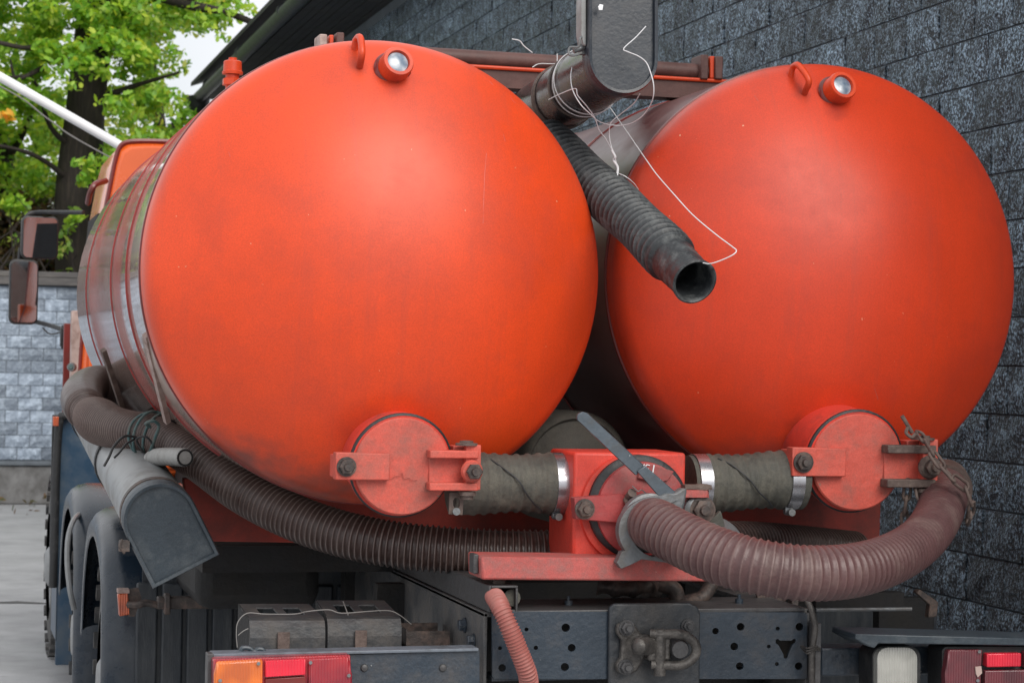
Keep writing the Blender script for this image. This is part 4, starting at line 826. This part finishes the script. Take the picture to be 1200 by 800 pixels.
# ------------------------------------------------------------------ wheels and mudguards
def wheel(x,y,z=.5,r=.5,sgn=-1,ww=.30):
    e=None; m=MB(); ax=(1,0,0)
    m.lathe((x,y,z),ax,[(0,.30),(.01,.42),(.035,.475),(.06,.492),(ww-.06,.492),(ww-.035,.475),(ww-.01,.42),(ww,.30)],48,caps=False)
    o=build(m,'wheel',M['tyre'],truck)
    m=MB(); nl=30
    for k in range(nl):
        a=2*math.pi*k/nl; 
        for s in (0,1):
            aa=a+(math.pi/nl if s else 0); c=V(x+(.055 if not s else ww-.055),y+math.cos(aa)*.497,z+math.sin(aa)*.497)
            rm=Matrix.Translation(c)@Matrix.Rotation(-(aa)+math.pi/2,4,'X').inverted() if False else Matrix.Translation(c)@Matrix.Rotation(aa-math.pi/2,4,'X')
            m.M=rm; m.box((-.055,-.028,-.012),(.055,.028,.014))
    m.M=Matrix.Identity(4); build(m,'tread',M['tyre'],o,kind='stuff')
    m=MB(); xo=x+.03 if sgn<0 else x+ww-.03
    m.lathe((xo,y,z),(sgn,0,0),[(-.15,.30),(0,.30),(.012,.285),(.0,.26),(-.08,.22),(-.08,.12),(.03,.11),(.05,.08),(.05,.001)],32,caps=False); build(m,'rim',M['tube_grey'],o)
    return o
for yy in (8.1,9.6):
    wheel(.62,yy); wheel(.96,yy); wheel(2.74,yy,sgn=1); wheel(2.40,yy,sgn=1)
wheel(.662,12.75); wheel(2.76,12.75,sgn=1)
def fender(Yc,xo,xi,path,lab=None,mat='fender'):
    xs=[(xi,0),(xi-(xi-xo)*.45,0.0),(xo+.075,-.001),(xo+.045,-.008),(xo+.018,-.026),(xo,-.055),(xo,-.105)] if xo<xi else [(xi,0),(xo-.05,0),(xo-.014,-.015),(xo,-.045),(xo,-.10)]
    P=[V(0,a,b_) for a,b_ in path]; Q=[]
    E=[P[0]*2-P[1]]+P+[P[-1]*2-P[-2]]
    for i in range(1,len(E)-2):
        for k in range(5):
            t=k/5; p0,p1,p2,p3=E[i-1:i+3]; Q.append(.5*((2*p1)+(p2-p0)*t+(2*p0-5*p1+4*p2-p3)*t*t+(3*p1-p0-3*p2+p3)*t**3))
    Q.append(P[-1]); rings=[]
    for i,q in enumerate(Q):
        t=(Q[min(i+1,len(Q)-1)]-Q[max(i-1,0)]).normalized(); n=V(0,-t.z,t.y)
        out=[V(x,q.y+Yc+n.y*o_,q.z+n.z*o_) for x,o_ in xs]; inn=[V(x+(.004 if j>2 else 0),q.y+Yc+n.y*(o_-.005),q.z+n.z*(o_-.005)) for j,(x,o_) in enumerate(xs)]
        rings.append(out+inn[::-1])
    m=MB(); m.sweep(rings,True,True); return build(m,'mudguard',M[mat],truck,label=lab)
arch=[(-.60,.10),(-.60,.45),(-.585,.75),(-.50,.98),(-.30,1.10),(0,1.145),(.30,1.08),(.50,.90),(.60,.65)]
f1=fender(8.12,.575,1.05,arch,'rearmost left mudguard with ribbed flap')
f2=fender(9.62,.575,1.05,arch); 
fender(8.12,3.08,2.60,arch); fender(9.62,3.08,2.60,arch)
# ribbed rear face
for k in range(9):
    x0=.68+k*.085; m=MB(); m.box((x0,7.50-.0,.12),(x0+.072,7.515,.93-.002*k)); build(m,'flap_rib',M['flap'],f1,bev=.008)
m=MB(); m.box((.70,7.517,.10),(1.6,7.53,1.02)); build(m,'mud_flap',M['flap'],truck)
# curved pale stay behind the second mudguard
m=MB(); m.tube([at(*p) for p in [(95,600,9.3),(86,610,9.1),(80,630,9.0),(79,660,8.95),(82,690,8.9),(87,714,8.9)]],.011,8); build(m,'mudguard_stay',M['tube_grey'],truck)
# marker light with bracket rod
m=MB(); m.ppoly([(138,696),(150,693),(152,720),(140,722)],7.30,.04); mk=build(m,'side_marker',M['marker'],truck,bev=.004)
m=MB(); m.pbox(138,690,152,695,7.29,.05); build(m,'marker_cap',M['cab_trim'],mk,bev=.002)
m=MB(); m.tube([at(150,708,7.3),at(162,708,7.28),at(172,706,7.28),at(186,709,7.28)],.012,8); m.ppoly([(150,690),(162,688),(166,700),(158,722),(151,722)],7.31,.006); build(m,'marker_bracket',M['grime'],mk)
m=MB(); m.pbox(185,699,310,713,7.25,.05); m.pbox(193,696,200,720,7.23,.05); build(m,'flap_rod',M['grime'],truck,bev=.004)
# blue panel and black flap ahead of the rear wheels
xa=at(69,560,11.6).x
m=MB(); m.box((xa,11.6,.10),(xa+.42,11.63,H-.30)); m.box((xa,11.6,.22),(xa+.012,12.1,H-.32)); bp_=build(m,'front_mudguard',M['blue_panel'],truck,bev=.006,label='faded blue front mudguard')
m=MB(); m.box((xa-.036,11.66,H-1.02),(xa-.004,11.69,H-.30)); build(m,'side_flap',M['rubber'],truck,bev=.004)
m=MB(); m.tube([(xa-.02,11.58,.5),(xa-.01,11.57,H-.40),(xa+.03,11.56,H-.30),(xa+.10,11.56,H-.27)],.022,10); build(m,'flap_edge',M['rubber'],bp_)
m=MB(); m.pbox(62,488,69,499,11.5,.05); build(m,'side_marker',M['marker'],truck,bev=.003)
# ------------------------------------------------------------------ cab
YC=11.7
cabo=[(106,560),(96,560),(90,430),(89,350),(97,290),(108,240),(119,200),(128,180),(137,170),(150,166),(175,164),(300,160),(700,150),(980,158),(1012,190),(1030,560)]
pts=[(lambda q:(q.x,q.z))(at(x,y,YC)) for x,y in cabo]
zmin=1.05; 
left=[(.745,1.05),(.735,1.55),(.75,1.80),(.815,1.98),(.838,2.28),(.852,2.42),(.875,2.56),(.90,2.70),(.922,2.775),(.96,2.805),(1.05,2.815),(1.3,2.82),(TX,2.83)]
outl_=left+[(2*TX-x,z) for x,z in left[-2::-1]]
m=MB(); rings=[]
for (yy,ins) in ((YC,.035),(YC+.03,.008),(YC+.06,0),(YC+1.15,0),(YC+1.35,.05)):
    cx_,cz_=TX,1.9; rings.append([V(cx_+(x-cx_)*(1-ins/1.0),yy,cz_+(z-cz_)*(1-ins/.9)) for x,z in outl_])
m.sweep(rings,True,True); cab_=build(m,'cab',M['cab'],truck)
m=MB(); m.tube([V(TX+(x-TX)*.99,YC+.03,z+.0) for x,z in left[1:]],.014,8); build(m,'roof_seam',M['maroon'],cab_)
# raised rear frame, ledges and dark gaps
m=MB(); m.box((.79,YC-.04,1.06),(.825,YC+.02,2.0)); build(m,'corner_post',M['cab'],cab_,bev=.005)
m=MB(); m.box((.835,YC-.012,1.06),(.865,YC+.018,2.02)); build(m,'rubber_strip',M['rubber'],cab_)
m=MB(); m.box((.87,YC-.03,1.06),(.895,YC+.018,2.05)); build(m,'corner_post',M['cab'],cab_,bev=.004)
m=MB(); m.box((.90,YC-.008,1.06),(.925,YC+.018,1.98)); build(m,'rubber_strip',M['rubber'],cab_)
m=MB(); m.box((.896,YC-.05,1.735),(2.6,YC+.018,1.765)); build(m,'ledge',M['cab'],cab_,bev=.005)
m=MB(); m.box((.93,YC-.02,1.10),(2.7,YC+.01,1.70)); build(m,'rear_panel',M['cab'],cab_,bev=.02)
# side: dusty trim strip, door edge, red pillar
m=MB(); m.box((.700,YC+.02,1.10),(.752,YC+.10,1.92)); build(m,'side_trim',M['cab_trim'],cab_,bev=.008)
m=MB(); m.box((.690,YC+.5,1.10),(.74,YC+.54,1.86)); build(m,'door_edge',M['maroon'],cab_,bev=.004)
m=MB(); 
m.lathe(at(85,430,11.62),(-.25,-1,0),[(0,.022),(.02,.024),(.05,.020)],16); lk=build(m,'side_lamp',M['alu'],cab_)
m=MB(); m.lathe(at(85,430,11.62)+V(-.012,-.05,0),(-.25,-1,0),[(0,.014),(.008,.010)],12); build(m,'lamp_bulb',M['cord'],cab_)
# grab handle by roof
m=MB(); m.tube([at(*p) for p in [(103,238,11.6),(106,225,11.5),(112,216,11.5),(124,212,11.6)]],.016,8); build(m,'grab_handle',M['maroon'],cab_)
# mirrors: an arm, a rounded housing, a real reflecting glass
def mirror(px0,py0,px1,py1,Y,nrm,lab,rad=7):
    c=at((px0+px1)/2,(py0+py1)/2,Y); u=mpp((px0+px1)/2,(py0+py1)/2,Y); n=Vector(nrm).normalized(); ux=V(0,0,1).cross(n).normalized()*1; ux=-ux if ux.x<0 else ux; uz=n.cross(ux); uz=uz if uz.z>0 else -uz
    w_=(px1-px0)*u; h_=(py1-py0)*u; r=rad*u
    def rr_(w_,h_,r): return [(x,z) for x,z in rounded(-w_/2,-h_/2,w_/2,h_/2,r)]
    m=MB(); rings=[]
    for d,s in ((.0,.93),(-.004,1),(-.03,1),(-.055,.86),(-.065,.6)): rings.append([c+ux*x*s+uz*z*s+n*d for x,z in rr_(w_,h_,r)])
    m.sweep(rings); o=build(m,'mirror',M['rubber'],truck,label=lab)
    m=MB(); m.poly(rr_(w_*.9,h_*.935,r*.8),[],c+n*.0005,ux,uz,n,.003); build(m,'mirror_glass',M['mirror'],o)
    return o
m=MB(); m.add([(.808,12.0,1.99),(.808,12.8,1.99),(.848,12.8,2.45),(.848,12.05,2.45),(.84,12.0,1.99),(.84,12.8,1.99),(.88,12.8,2.45),(.88,12.05,2.45)],[(0,1,2,3),(7,6,5,4),(0,4,5,1),(1,5,6,2),(2,6,7,3),(3,7,4,0)]); build(m,'door_window',M['dark'],cab_)
mr1=mirror(25,253,69,304,12.9,(.14,-1,-.02),'wide-angle mirror, the upper squarish one')
mr2=mirror(11,303,45,381,12.9,(.11,-1,.0),'tall mirror below the squarish one',8)
m=MB(); m.tube([at(*p) for p in [(27,262,12.93),(33,252,12.93),(44,249,12.93),(70,249,12.8),(98,249,12.6)]],.013,8); build(m,'mirror_arm',M['rubber'],mr1)
m=MB(); m.tube([at(*p) for p in [(42,377,12.93),(58,381,12.8),(76,387,12.5)]],.013,8); build(m,'mirror_arm',M['rubber'],mr2)
m=MB(); m.tube([at(*p) for p in [(50,384,12.85),(58,391,12.8),(68,390,12.6),(75,386,12.5)]],.004,6); build(m,'mirror_cable',M['rubber'],mr2)
m=MB(); m.tube([at(24,290,12.95),at(22,310,12.95)],.012,8); build(m,'mirror_link',M['rubber'],mr2)
m=MB(); m.pbox(71,384,82,406,12.3,.08); m.pbox(72,381,79,409,12.34,.04); build(m,'mirror_bracket',M['rubber'],mr2,bev=.006)
# ------------------------------------------------------------------ D-capped storage tubes
def dtube(capc, vdir, Ycap, wpx, lpx, far, tr, depth, mt, mc, nm, lab, straps, tex=0):
    c=at(*capc,Ycap); u=mpp(*capc,Ycap); vd=Vector((vdir[0],0,-vdir[1])).normalized(); ax=(Vector(far)-c).normalized()
    vd=(vd-ax*vd.dot(ax)).normalized(); ud=ax.cross(vd).normalized(); Rw=wpx/2*u; Ln=(lpx-wpx/2)*u
    def D(s,gap=0):
        P=[]
        for i in range(21): a=math.pi*i/20; P.append((Rw*s*math.cos(a),-Rw*s*math.sin(a)))
        P+=[(-Rw*s,Ln-gap),(Rw*s,Ln-gap)]; return P
    def ringD(s,d,gap=0): return [c+ud*x+vd*y+ax*d for x,y in D(s,gap)]
    t=MB(); t.cyl(c+ax*(depth*.6),c+ax*((Vector(far)-c).length),Rw*tr,Rw*tr*.98,40); o=build(t,nm,M[mt],truck,label=lab)
    m=MB(); m.sweep([ringD(.97,0,Rw*.03),ringD(1.0,.006),ringD(1.0,depth),ringD(.985,depth+.004)]); build(m,'cap',M[mc],o)
    # raised rim round the face and the sunk face
    m=MB(); m.sweep([ringD(1.0,-.000),ringD(1.015,-.006,-Rw*.015),ringD(.98,-.016,Rw*.02),ringD(.90,-.014,Rw*.1),ringD(.885,-.001,Rw*.115)],True,False); build(m,'cap_rim',M[mc],o,ang=60)
    for d,wd,k,mm in straps:
        L_=(Vector(far)-c).length; m=MB(); m.lathe(c+ax*d,ax,[(0,Rw*tr),(.001,Rw*tr*1.05),(wd,Rw*tr*1.05),(wd+.001,Rw*tr)],40,caps=False)
        build(m,'strap',M[mm],o)
    return o,c,ax,ud,vd,Rw,u
fl=at(113,484,8.3)
lt,*LTI=dtube((187.3,607.5),(.464,.886),6.2,87,114,fl,.95,.055,'tube_grey','slate','storage_tube','lower left grey storage tube with a D-shaped dark cap',[(.075,.028,1,'grime'),(.95,.03,1,'rubber'),(2.0,.04,1,'rubber')])
m=MB(); m.pbox(140,633,152,646,6.19,.03); m.tube([at(143,632,6.18),at(140,640,6.17),at(146,648,6.17)],.004,6); build(m,'cap_latch',M['grime'],lt)
c0=at(727,68,5.75); c1=at(642,125,6.55); ffar=c0+(c1-c0)*1.25
ut,*UTI=dtube((729,69),(0,-1),5.75,81,150,ffar,.95,.05,'tube_dark','black_plastic','storage_tube','upper black storage tube with a D-shaped cap, wrapped in white wire',[(.42,.012,1,'grime'),(.60,.03,1,'rust')])
m=MB(); ax=UTI[1]; m.cyl(ffar,ffar+ax*1.6,.055,seg=24); build(m,'tube_end',M['slate'],ut)
m=MB(); m.ppoly([(682,-30),(687,-30),(688,54),(684,54),(681,40),(681,10)],5.76,.05); build(m,'foam_seal',M['tube_grey'],ut,bev=.004)
m=MB(); m.tube([at(*p) for p in [(686,44,5.77),(680,45,5.76),(678,55,5.76),(668,56,5.77),(667,64,5.77),(674,65,5.77),(682,62,5.77)]],.0035,8); m.cyl(at(672,60,5.78),at(688,54,5.78),.008,seg=10); m.pbox(680,44,687,64,5.78,.02); build(m,'cap_latch',M['alu'],ut)
m=MB(); m.tube([at(660,152,6.3),at(659,170,6.25),at(659,185,6.2)],.010,8); build(m,'tube_hanger',M['rubber'],ut)
m=MB(); m.ppoly([(701,8),(703,5),(707,6),(706,12),(702,12)],5.731,.002); build(m,'paint_fleck',M['white'],ut)
# hanging straps from the left tank to the hose
for (x0,y0,Ya,x1,y1,Yb_) in ((171,392,6.02,196,494,6.42),(121,410,6.95,146,486,7.15)):
    m=MB(); a=at(x0,y0,Ya); b_=at(x1,y1,Yb_); m.tube([a,b_],.011,4,sub=1); build(m,'hanger_strap',M['cab_trim'] if x0>150 else M['rust'],truck)
# ================================================================== loose things on the truck
def cpath(pts): return [at(x,y,Y) for x,y,Y in pts]
# maroon-brown hose along the left side and under the tanks
LH=[(175,498,7.75),(152,468,7.85),(128,452,7.85),(106,452,7.8),(96,466,7.6),(104,484,7.4),(124,497,7.15),(150,505,6.95),(190,513,6.75),(234,538,6.50),(290,578,6.30),(360,612,6.15),(440,634,6.03),(540,645,5.95),(650,648,5.9),(760,646,5.95),(870,636,6.15),(1000,646,6.45)]
b=MB()
def lrad(t): return .0625+(.006 if t<.17 else 0)+.009*math.exp(-((t-.222)/.028)**2)-.010*math.exp(-((t-.182)/.012)**2)+.003*math.sin(t*60)*(t<.17)
b.tube(cpath(LH),lrad,36,corr=(.0160,lambda t:.0 if t<.16 else min(.0032,.0012+(t-.16)*.05)))
lhose=build(b,'suction_hose',M['brown_hose'],None,ang=60,label='brown ribbed hose tied along the left side and running under both tanks',cat='hose')
# cord tied round it, with loose ends
def loop(cx,cy,Y,rx,tilt,r,mat,nm,parent,n=22,a0=0,a1=360,k=1.0):
    m=MB(); P=[]
    for i in range(n+1):
        a=R_(a0+(a1-a0)*i/n); c=at(cx,cy,Y); P.append(c+V(math.sin(a)*.02*tilt+math.cos(a)*rx*.25,-math.cos(a)*rx*k,math.sin(a)*rx))
    m.tube(P,r,8,sub=3); return build(m,nm,M[mat],parent)
hc=at(183,513,6.77)
cord=empty('cord',(hc.x,hc.y,hc.z),'teal cord knotted around the brown ribbed hose with loose dark ends','cord')
m=MB()
for k,(off,tl) in enumerate(((-8,.05),(-3,-.03),(2,.06))):
    P=[]; c=at(183+off,511.5+off*.3,6.79)
    ax=(at(200,518,6.70)-at(165,507,6.88)).normalized(); up_=ax.cross(V(0,1,0)).normalized(); sd_=ax.cross(up_)
    for i in range(25): a=2*math.pi*i/24; P.append(c+(up_*math.cos(a)+sd_*math.sin(a))*.073+ax*(tl*math.sin(a)*.8))
    m.tube(P,lambda t:.0042,6,sub=3)
build(m,'wrap',M['cord'],cord)
m=MB(); m.tube(cpath([(176,500,6.60),(171,496,6.58),(180,493,6.57),(186,499,6.58),(182,512,6.58),(176,528,6.60),(173,538,6.62)]),.005,7); build(m,'knot_loop',M['cord'],cord)
m=MB(); m.tube(cpath([(160,512,6.62),(146,511,6.60),(134,522,6.58),(128,535,6.56),(122,546,6.55)]),.004,7); m.tube(cpath([(158,514,6.62),(148,520,6.6),(140,530,6.58),(134,536,6.57)]),.0035,7); m.tube(cpath([(198,492,6.62),(215,497,6.65),(232,506,6.60),(240,512,6.6)]),.004,7); m.tube(cpath([(168,530,6.63),(160,515,6.60),(172,512,6.58),(182,528,6.6),(172,534,6.62)]),.0035,7); build(m,'loose_end',M['rubber'],cord)
# stub of pale pipe
m=MB(); m.tube(cpath([(176,545,6.75),(180,537,6.62),(192,535,6.5),(206,535,6.40),(217,536,6.33)]),.026,20,corr=(.03,.0010)); gp=build(m,'pipe_stub',M['grey_pipe'],None,label='short pale grey pipe stub poking out beneath the brown hose',cat='pipe')
m=MB(); d=(at(217,536,6.33)-at(206,535,6.40)).normalized(); m.lathe(at(217,536,6.33)-d*.001,d,[(0,.0255),(.002,.024),(.002,.019),(-.02,.018)],20,caps=False); m.lathe(at(217,536,6.33)-d*.01,d,[(0,.019),(.003,.019)],16); build(m,'bore',M['dark'],gp)
# mauve hose at the back
RH=[(760,612,5.50),(772,617,5.42),(800,632,5.33),(835,648,5.24),(880,662,5.16),(940,671,5.12),(1000,668,5.15),(1048,653,5.26),(1082,630,5.42),(1100,603,5.60),(1106,580,5.76),(1107,570,5.85)]
m=MB(); m.tube(cpath(RH),lambda t:.066+.003*math.sin(t*7),44,corr=(.0195,lambda t:.0012+.0012*max(0,1-t*1.15)))
rh=build(m,'coupling_hose',M['mauve_hose'],None,ang=60,label='mauve ribbed hose curving from the centre valve round to the right',cat='hose')
p=cpath(RH)
m=MB(); ax=(p[1]-p[0]).normalized(); m.lathe(p[0]-ax*.015,ax,[(0,.060),(.0,.076),(.028,.078),(.032,.070),(.04,.068)],36,caps=False); build(m,'hose_collar',M['alu'],rh)
m=MB(); ax=(p[-1]-p[-2]).normalized(); m.lathe(p[-1]-ax*.05,ax,[(0,.067),(.001,.077),(.018,.080),(.03,.076),(.034,.070),(.10,.070)],36); build(m,'end_collar',M['rust'],rh)
# black ribbed hose sticking out between the tanks
BH_=[(642,166,6.32),(674,196,6.14),(707,226,5.94),(741,257,5.74),(772,287,5.55),(797,313,5.42),(813,329,5.34)]
P=cpath(BH_)
m=MB(); r0=.0575
m.tube(P,lambda t:.0650+.0022*math.sin(t*17)-(.007 if t>.87 else 0),36,corr=(.030,lambda t:.0045 if t<.86 else .0006),caps=False)
bh=build(m,'rubber_hose',M['black_hose'],None,ang=60,label='black ribbed rubber hose with an open end jutting out between the two tanks',cat='hose')
d=(P[-1]-P[-2]).normalized()
m=MB(); m.lathe(P[-1]-d*.30,d,[(0,.048),(.29,.050),(.306,.052),(.309,.056),(.306,.0605),(.29,.0585)],40,caps=False); build(m,'open_end',M['black_hose'],bh,ang=60)
m=MB(); m.lathe(P[-1]-d*.28,d,[(0,.049),(.002,.001)],24); build(m,'bore',M['dark'],bh)
# scuffs as thin stuck strips of pale tape
m=MB()
# white wire round upper storage tube and black hose
wr=empty('white_wire',at(724,160,5.9),'thin white wire wound round the black storage tube and looped down to the black hose','wire')
c_,ax_,ud_,vd_,Rw_,u_=UTI
def hoop(d,r,tilt=0,n=28):
    P=[]
    for i in range(n+1):
        a=2*math.pi*i/n; P.append(c_+ax_*(d+tilt*math.sin(a))+(ud_*math.cos(a)+vd_*math.sin(a))*r)
    return P
m=MB()
for d,tl in ((.36,.02),(.375,-.012)): m.tube(hoop(d,Rw_*.95+.004,tl),.0017,5,sub=2)
build(m,'wire_coil',M['wire'],wr)
m=MB(); Yw=5.68
m.tube(cpath([(757,31,Yw),(745,44,Yw),(731,57,Yw),(736,61,Yw),(748,66,Yw),(757,73,Yw),(762,84,Yw-.01),(766,100,Yw-.02),(765,116,Yw),(758,130,5.75),(748,140,5.8),(735,146,5.85),(720,147,5.88),(703,143,5.85),(692,134,5.82),(680,122,5.80),(671,105,5.85),(669,88,5.9),(672,74,5.95)]),.0015,6,sub=5)
m.tube(cpath([(643,117,6.15),(655,111,6.0),(674,104,5.86),(677,112,5.84),(688,125,5.84),(697,138,5.86),(702,152,5.88),(710,163,5.9),(717,176,5.92),(722,190,5.92),(724,203,5.93)]),.0015,6,sub=5)
m.tube(cpath([(750,110,5.8),(742,122,5.84),(727,134,5.88),(716,144,5.9),(714,156,5.92),(716,170,5.92),(720,182,5.91),(724,203,5.93)]),.0015,6,sub=5)
m.tube(cpath([(724,203,5.90),(716,210,5.88),(706,218,5.90),(703,226,5.93),(705,230,5.93),(702,240,5.95),(704,250,5.98),(710,260,6.05)]),.0015,6,sub=5)
m.tube(cpath([(724,203,5.90),(733,207,5.86),(742,214,5.88),(748,222,5.92)]),.0015,6,sub=5)
m.tube(cpath([(600,46,6.0),(609,48,6.0),(614,54,6.0),(624,62,6.0)]),.0015,6,sub=4); 
m.tube(cpath([(624,79,6.25),(632,75,6.25),(648,75,6.22),(660,74,6.2),(667,77,6.15)]),.0015,6,sub=4); m.tube(cpath([(653,63,6.25),(653,80,6.25)]),.0015,6)
m.tube(cpath([(717,176,5.915),(721,184,5.905),(719,188,5.915),(724,196,5.90),(723,206,5.89)]),.0032,6,sub=5)
build(m,'wire_strand',M['wire'],wr)
w2=MB(); w2.tube(cpath([(714,125,6.4),(735,155,6.1),(757,187,5.85),(770,205,5.74),(790,228,5.62),(812,252,5.54),(838,274,5.48),(858,289,5.46),(863,294,5.45),(858,299,5.44),(845,305,5.38),(832,309,5.32),(824,308,5.30)]),.0015,6,sub=5)
build(w2,'long_wire',M['wire'],None,label='single white wire running down to the open end of the black hose',cat='wire')
# wire over the slotted guards
m=MB(); m.tube(cpath([(278,758,5.80),(277,742,5.80),(279,728,5.80),(290,718,5.80),(310,719,5.80),(345,719,5.78),(360,716,5.80),(385,714,5.8),(400,718,5.8),(430,716,5.82),(455,715,5.84),(468,720,5.84),(482,731,5.85)]),.0014,6,sub=5)
m.tube(cpath([(279,744,5.80),(285,739,5.80),(291,736,5.80)]),.0014,6); m.tube(cpath([(402,704,5.93),(405,712,5.84),(408,720,5.80)]),.0014,6)
build(m,'guard_wire',M['wire_dim'],None,label='thin pale wire stretched over the two slotted metal guards',cat='wire')
# chain on the right
def link_mesh():
    m=MB(); P=[]; a=.0135; l=.016
    for i in range(16):
        t=2*math.pi*i/16; P.append(V(a*math.cos(t),0,a*math.sin(t)+(l if math.sin(t)>=0 else -l)))
    P.append(P[0]); 
    m.tube(P,.0047,6,sub=1); return m.mesh('link',V(0,0,0),60)
lm=link_mesh(); lm.materials.append(M['rust'])
ch=empty('chain',at(1080,520,5.68),'rusty link chain hanging from the right hinge and over the mauve hose end','chain')
def run(pts):
    P=[Vector(p) for p in pts]; mm=MB(); 
    # dense resample
    E=[P[0]*2-P[1]]+P+[P[-1]*2-P[-2]]; Q=[]
    for i in range(1,len(E)-2):
        for k in range(20):
            t=k/20; p0,p1,p2,p3=E[i-1:i+3]; Q.append(.5*((2*p1)+(p2-p0)*t+(2*p0-5*p1+4*p2-p3)*t*t+(3*p1-p0-3*p2+p3)*t**3))
    Q.append(P[-1]); d=0; nxt=.018; k=0
    for i in range(1,len(Q)):
        s=(Q[i]-Q[i-1]).length
        while d+s>=nxt:
            p=Q[i-1].lerp(Q[i],(nxt-d)/s); t=(Q[i]-Q[i-1]).normalized(); side=t.cross(V(0,1,0)).normalized(); oth=t.cross(side)
            x=side if k%2==0 else oth; y=t.cross(x)
            o=bpy.data.objects.new('link',lm); C.objects.link(o); o.parent=ch
            R3=Matrix((x,y,t)).transposed().to_4x4(); tw=Matrix.Rotation(R_(28 if k%2 else -20),4,'Z')
            o.matrix_local=Matrix.Translation(p-WP[ch.name])@R3@tw; k+=1; nxt+=.046
        d+=s
run(cpath([(1078,508,5.68),(1086,520,5.64),(1097,537,5.60),(1112,556,5.58),(1128,568,5.58),(1136,583,5.58),(1138,598,5.60),(1133,612,5.66)]))
run(cpath([(1064,566,5.72),(1062,585,5.72),(1060,605,5.74),(1062,622,5.76)]))
run(cpath([(1076,570,5.70),(1080,590,5.68),(1081,606,5.70)]))
m=MB(); m.cyl(at(1057,487,5.66),at(1069,507,5.66),.006,seg=8); m.tube(cpath([(1064,500,5.65),(1062,507,5.65),(1068,512,5.65),(1073,508,5.65)]),.005,7); build(m,'pin',M['rust'],ch)
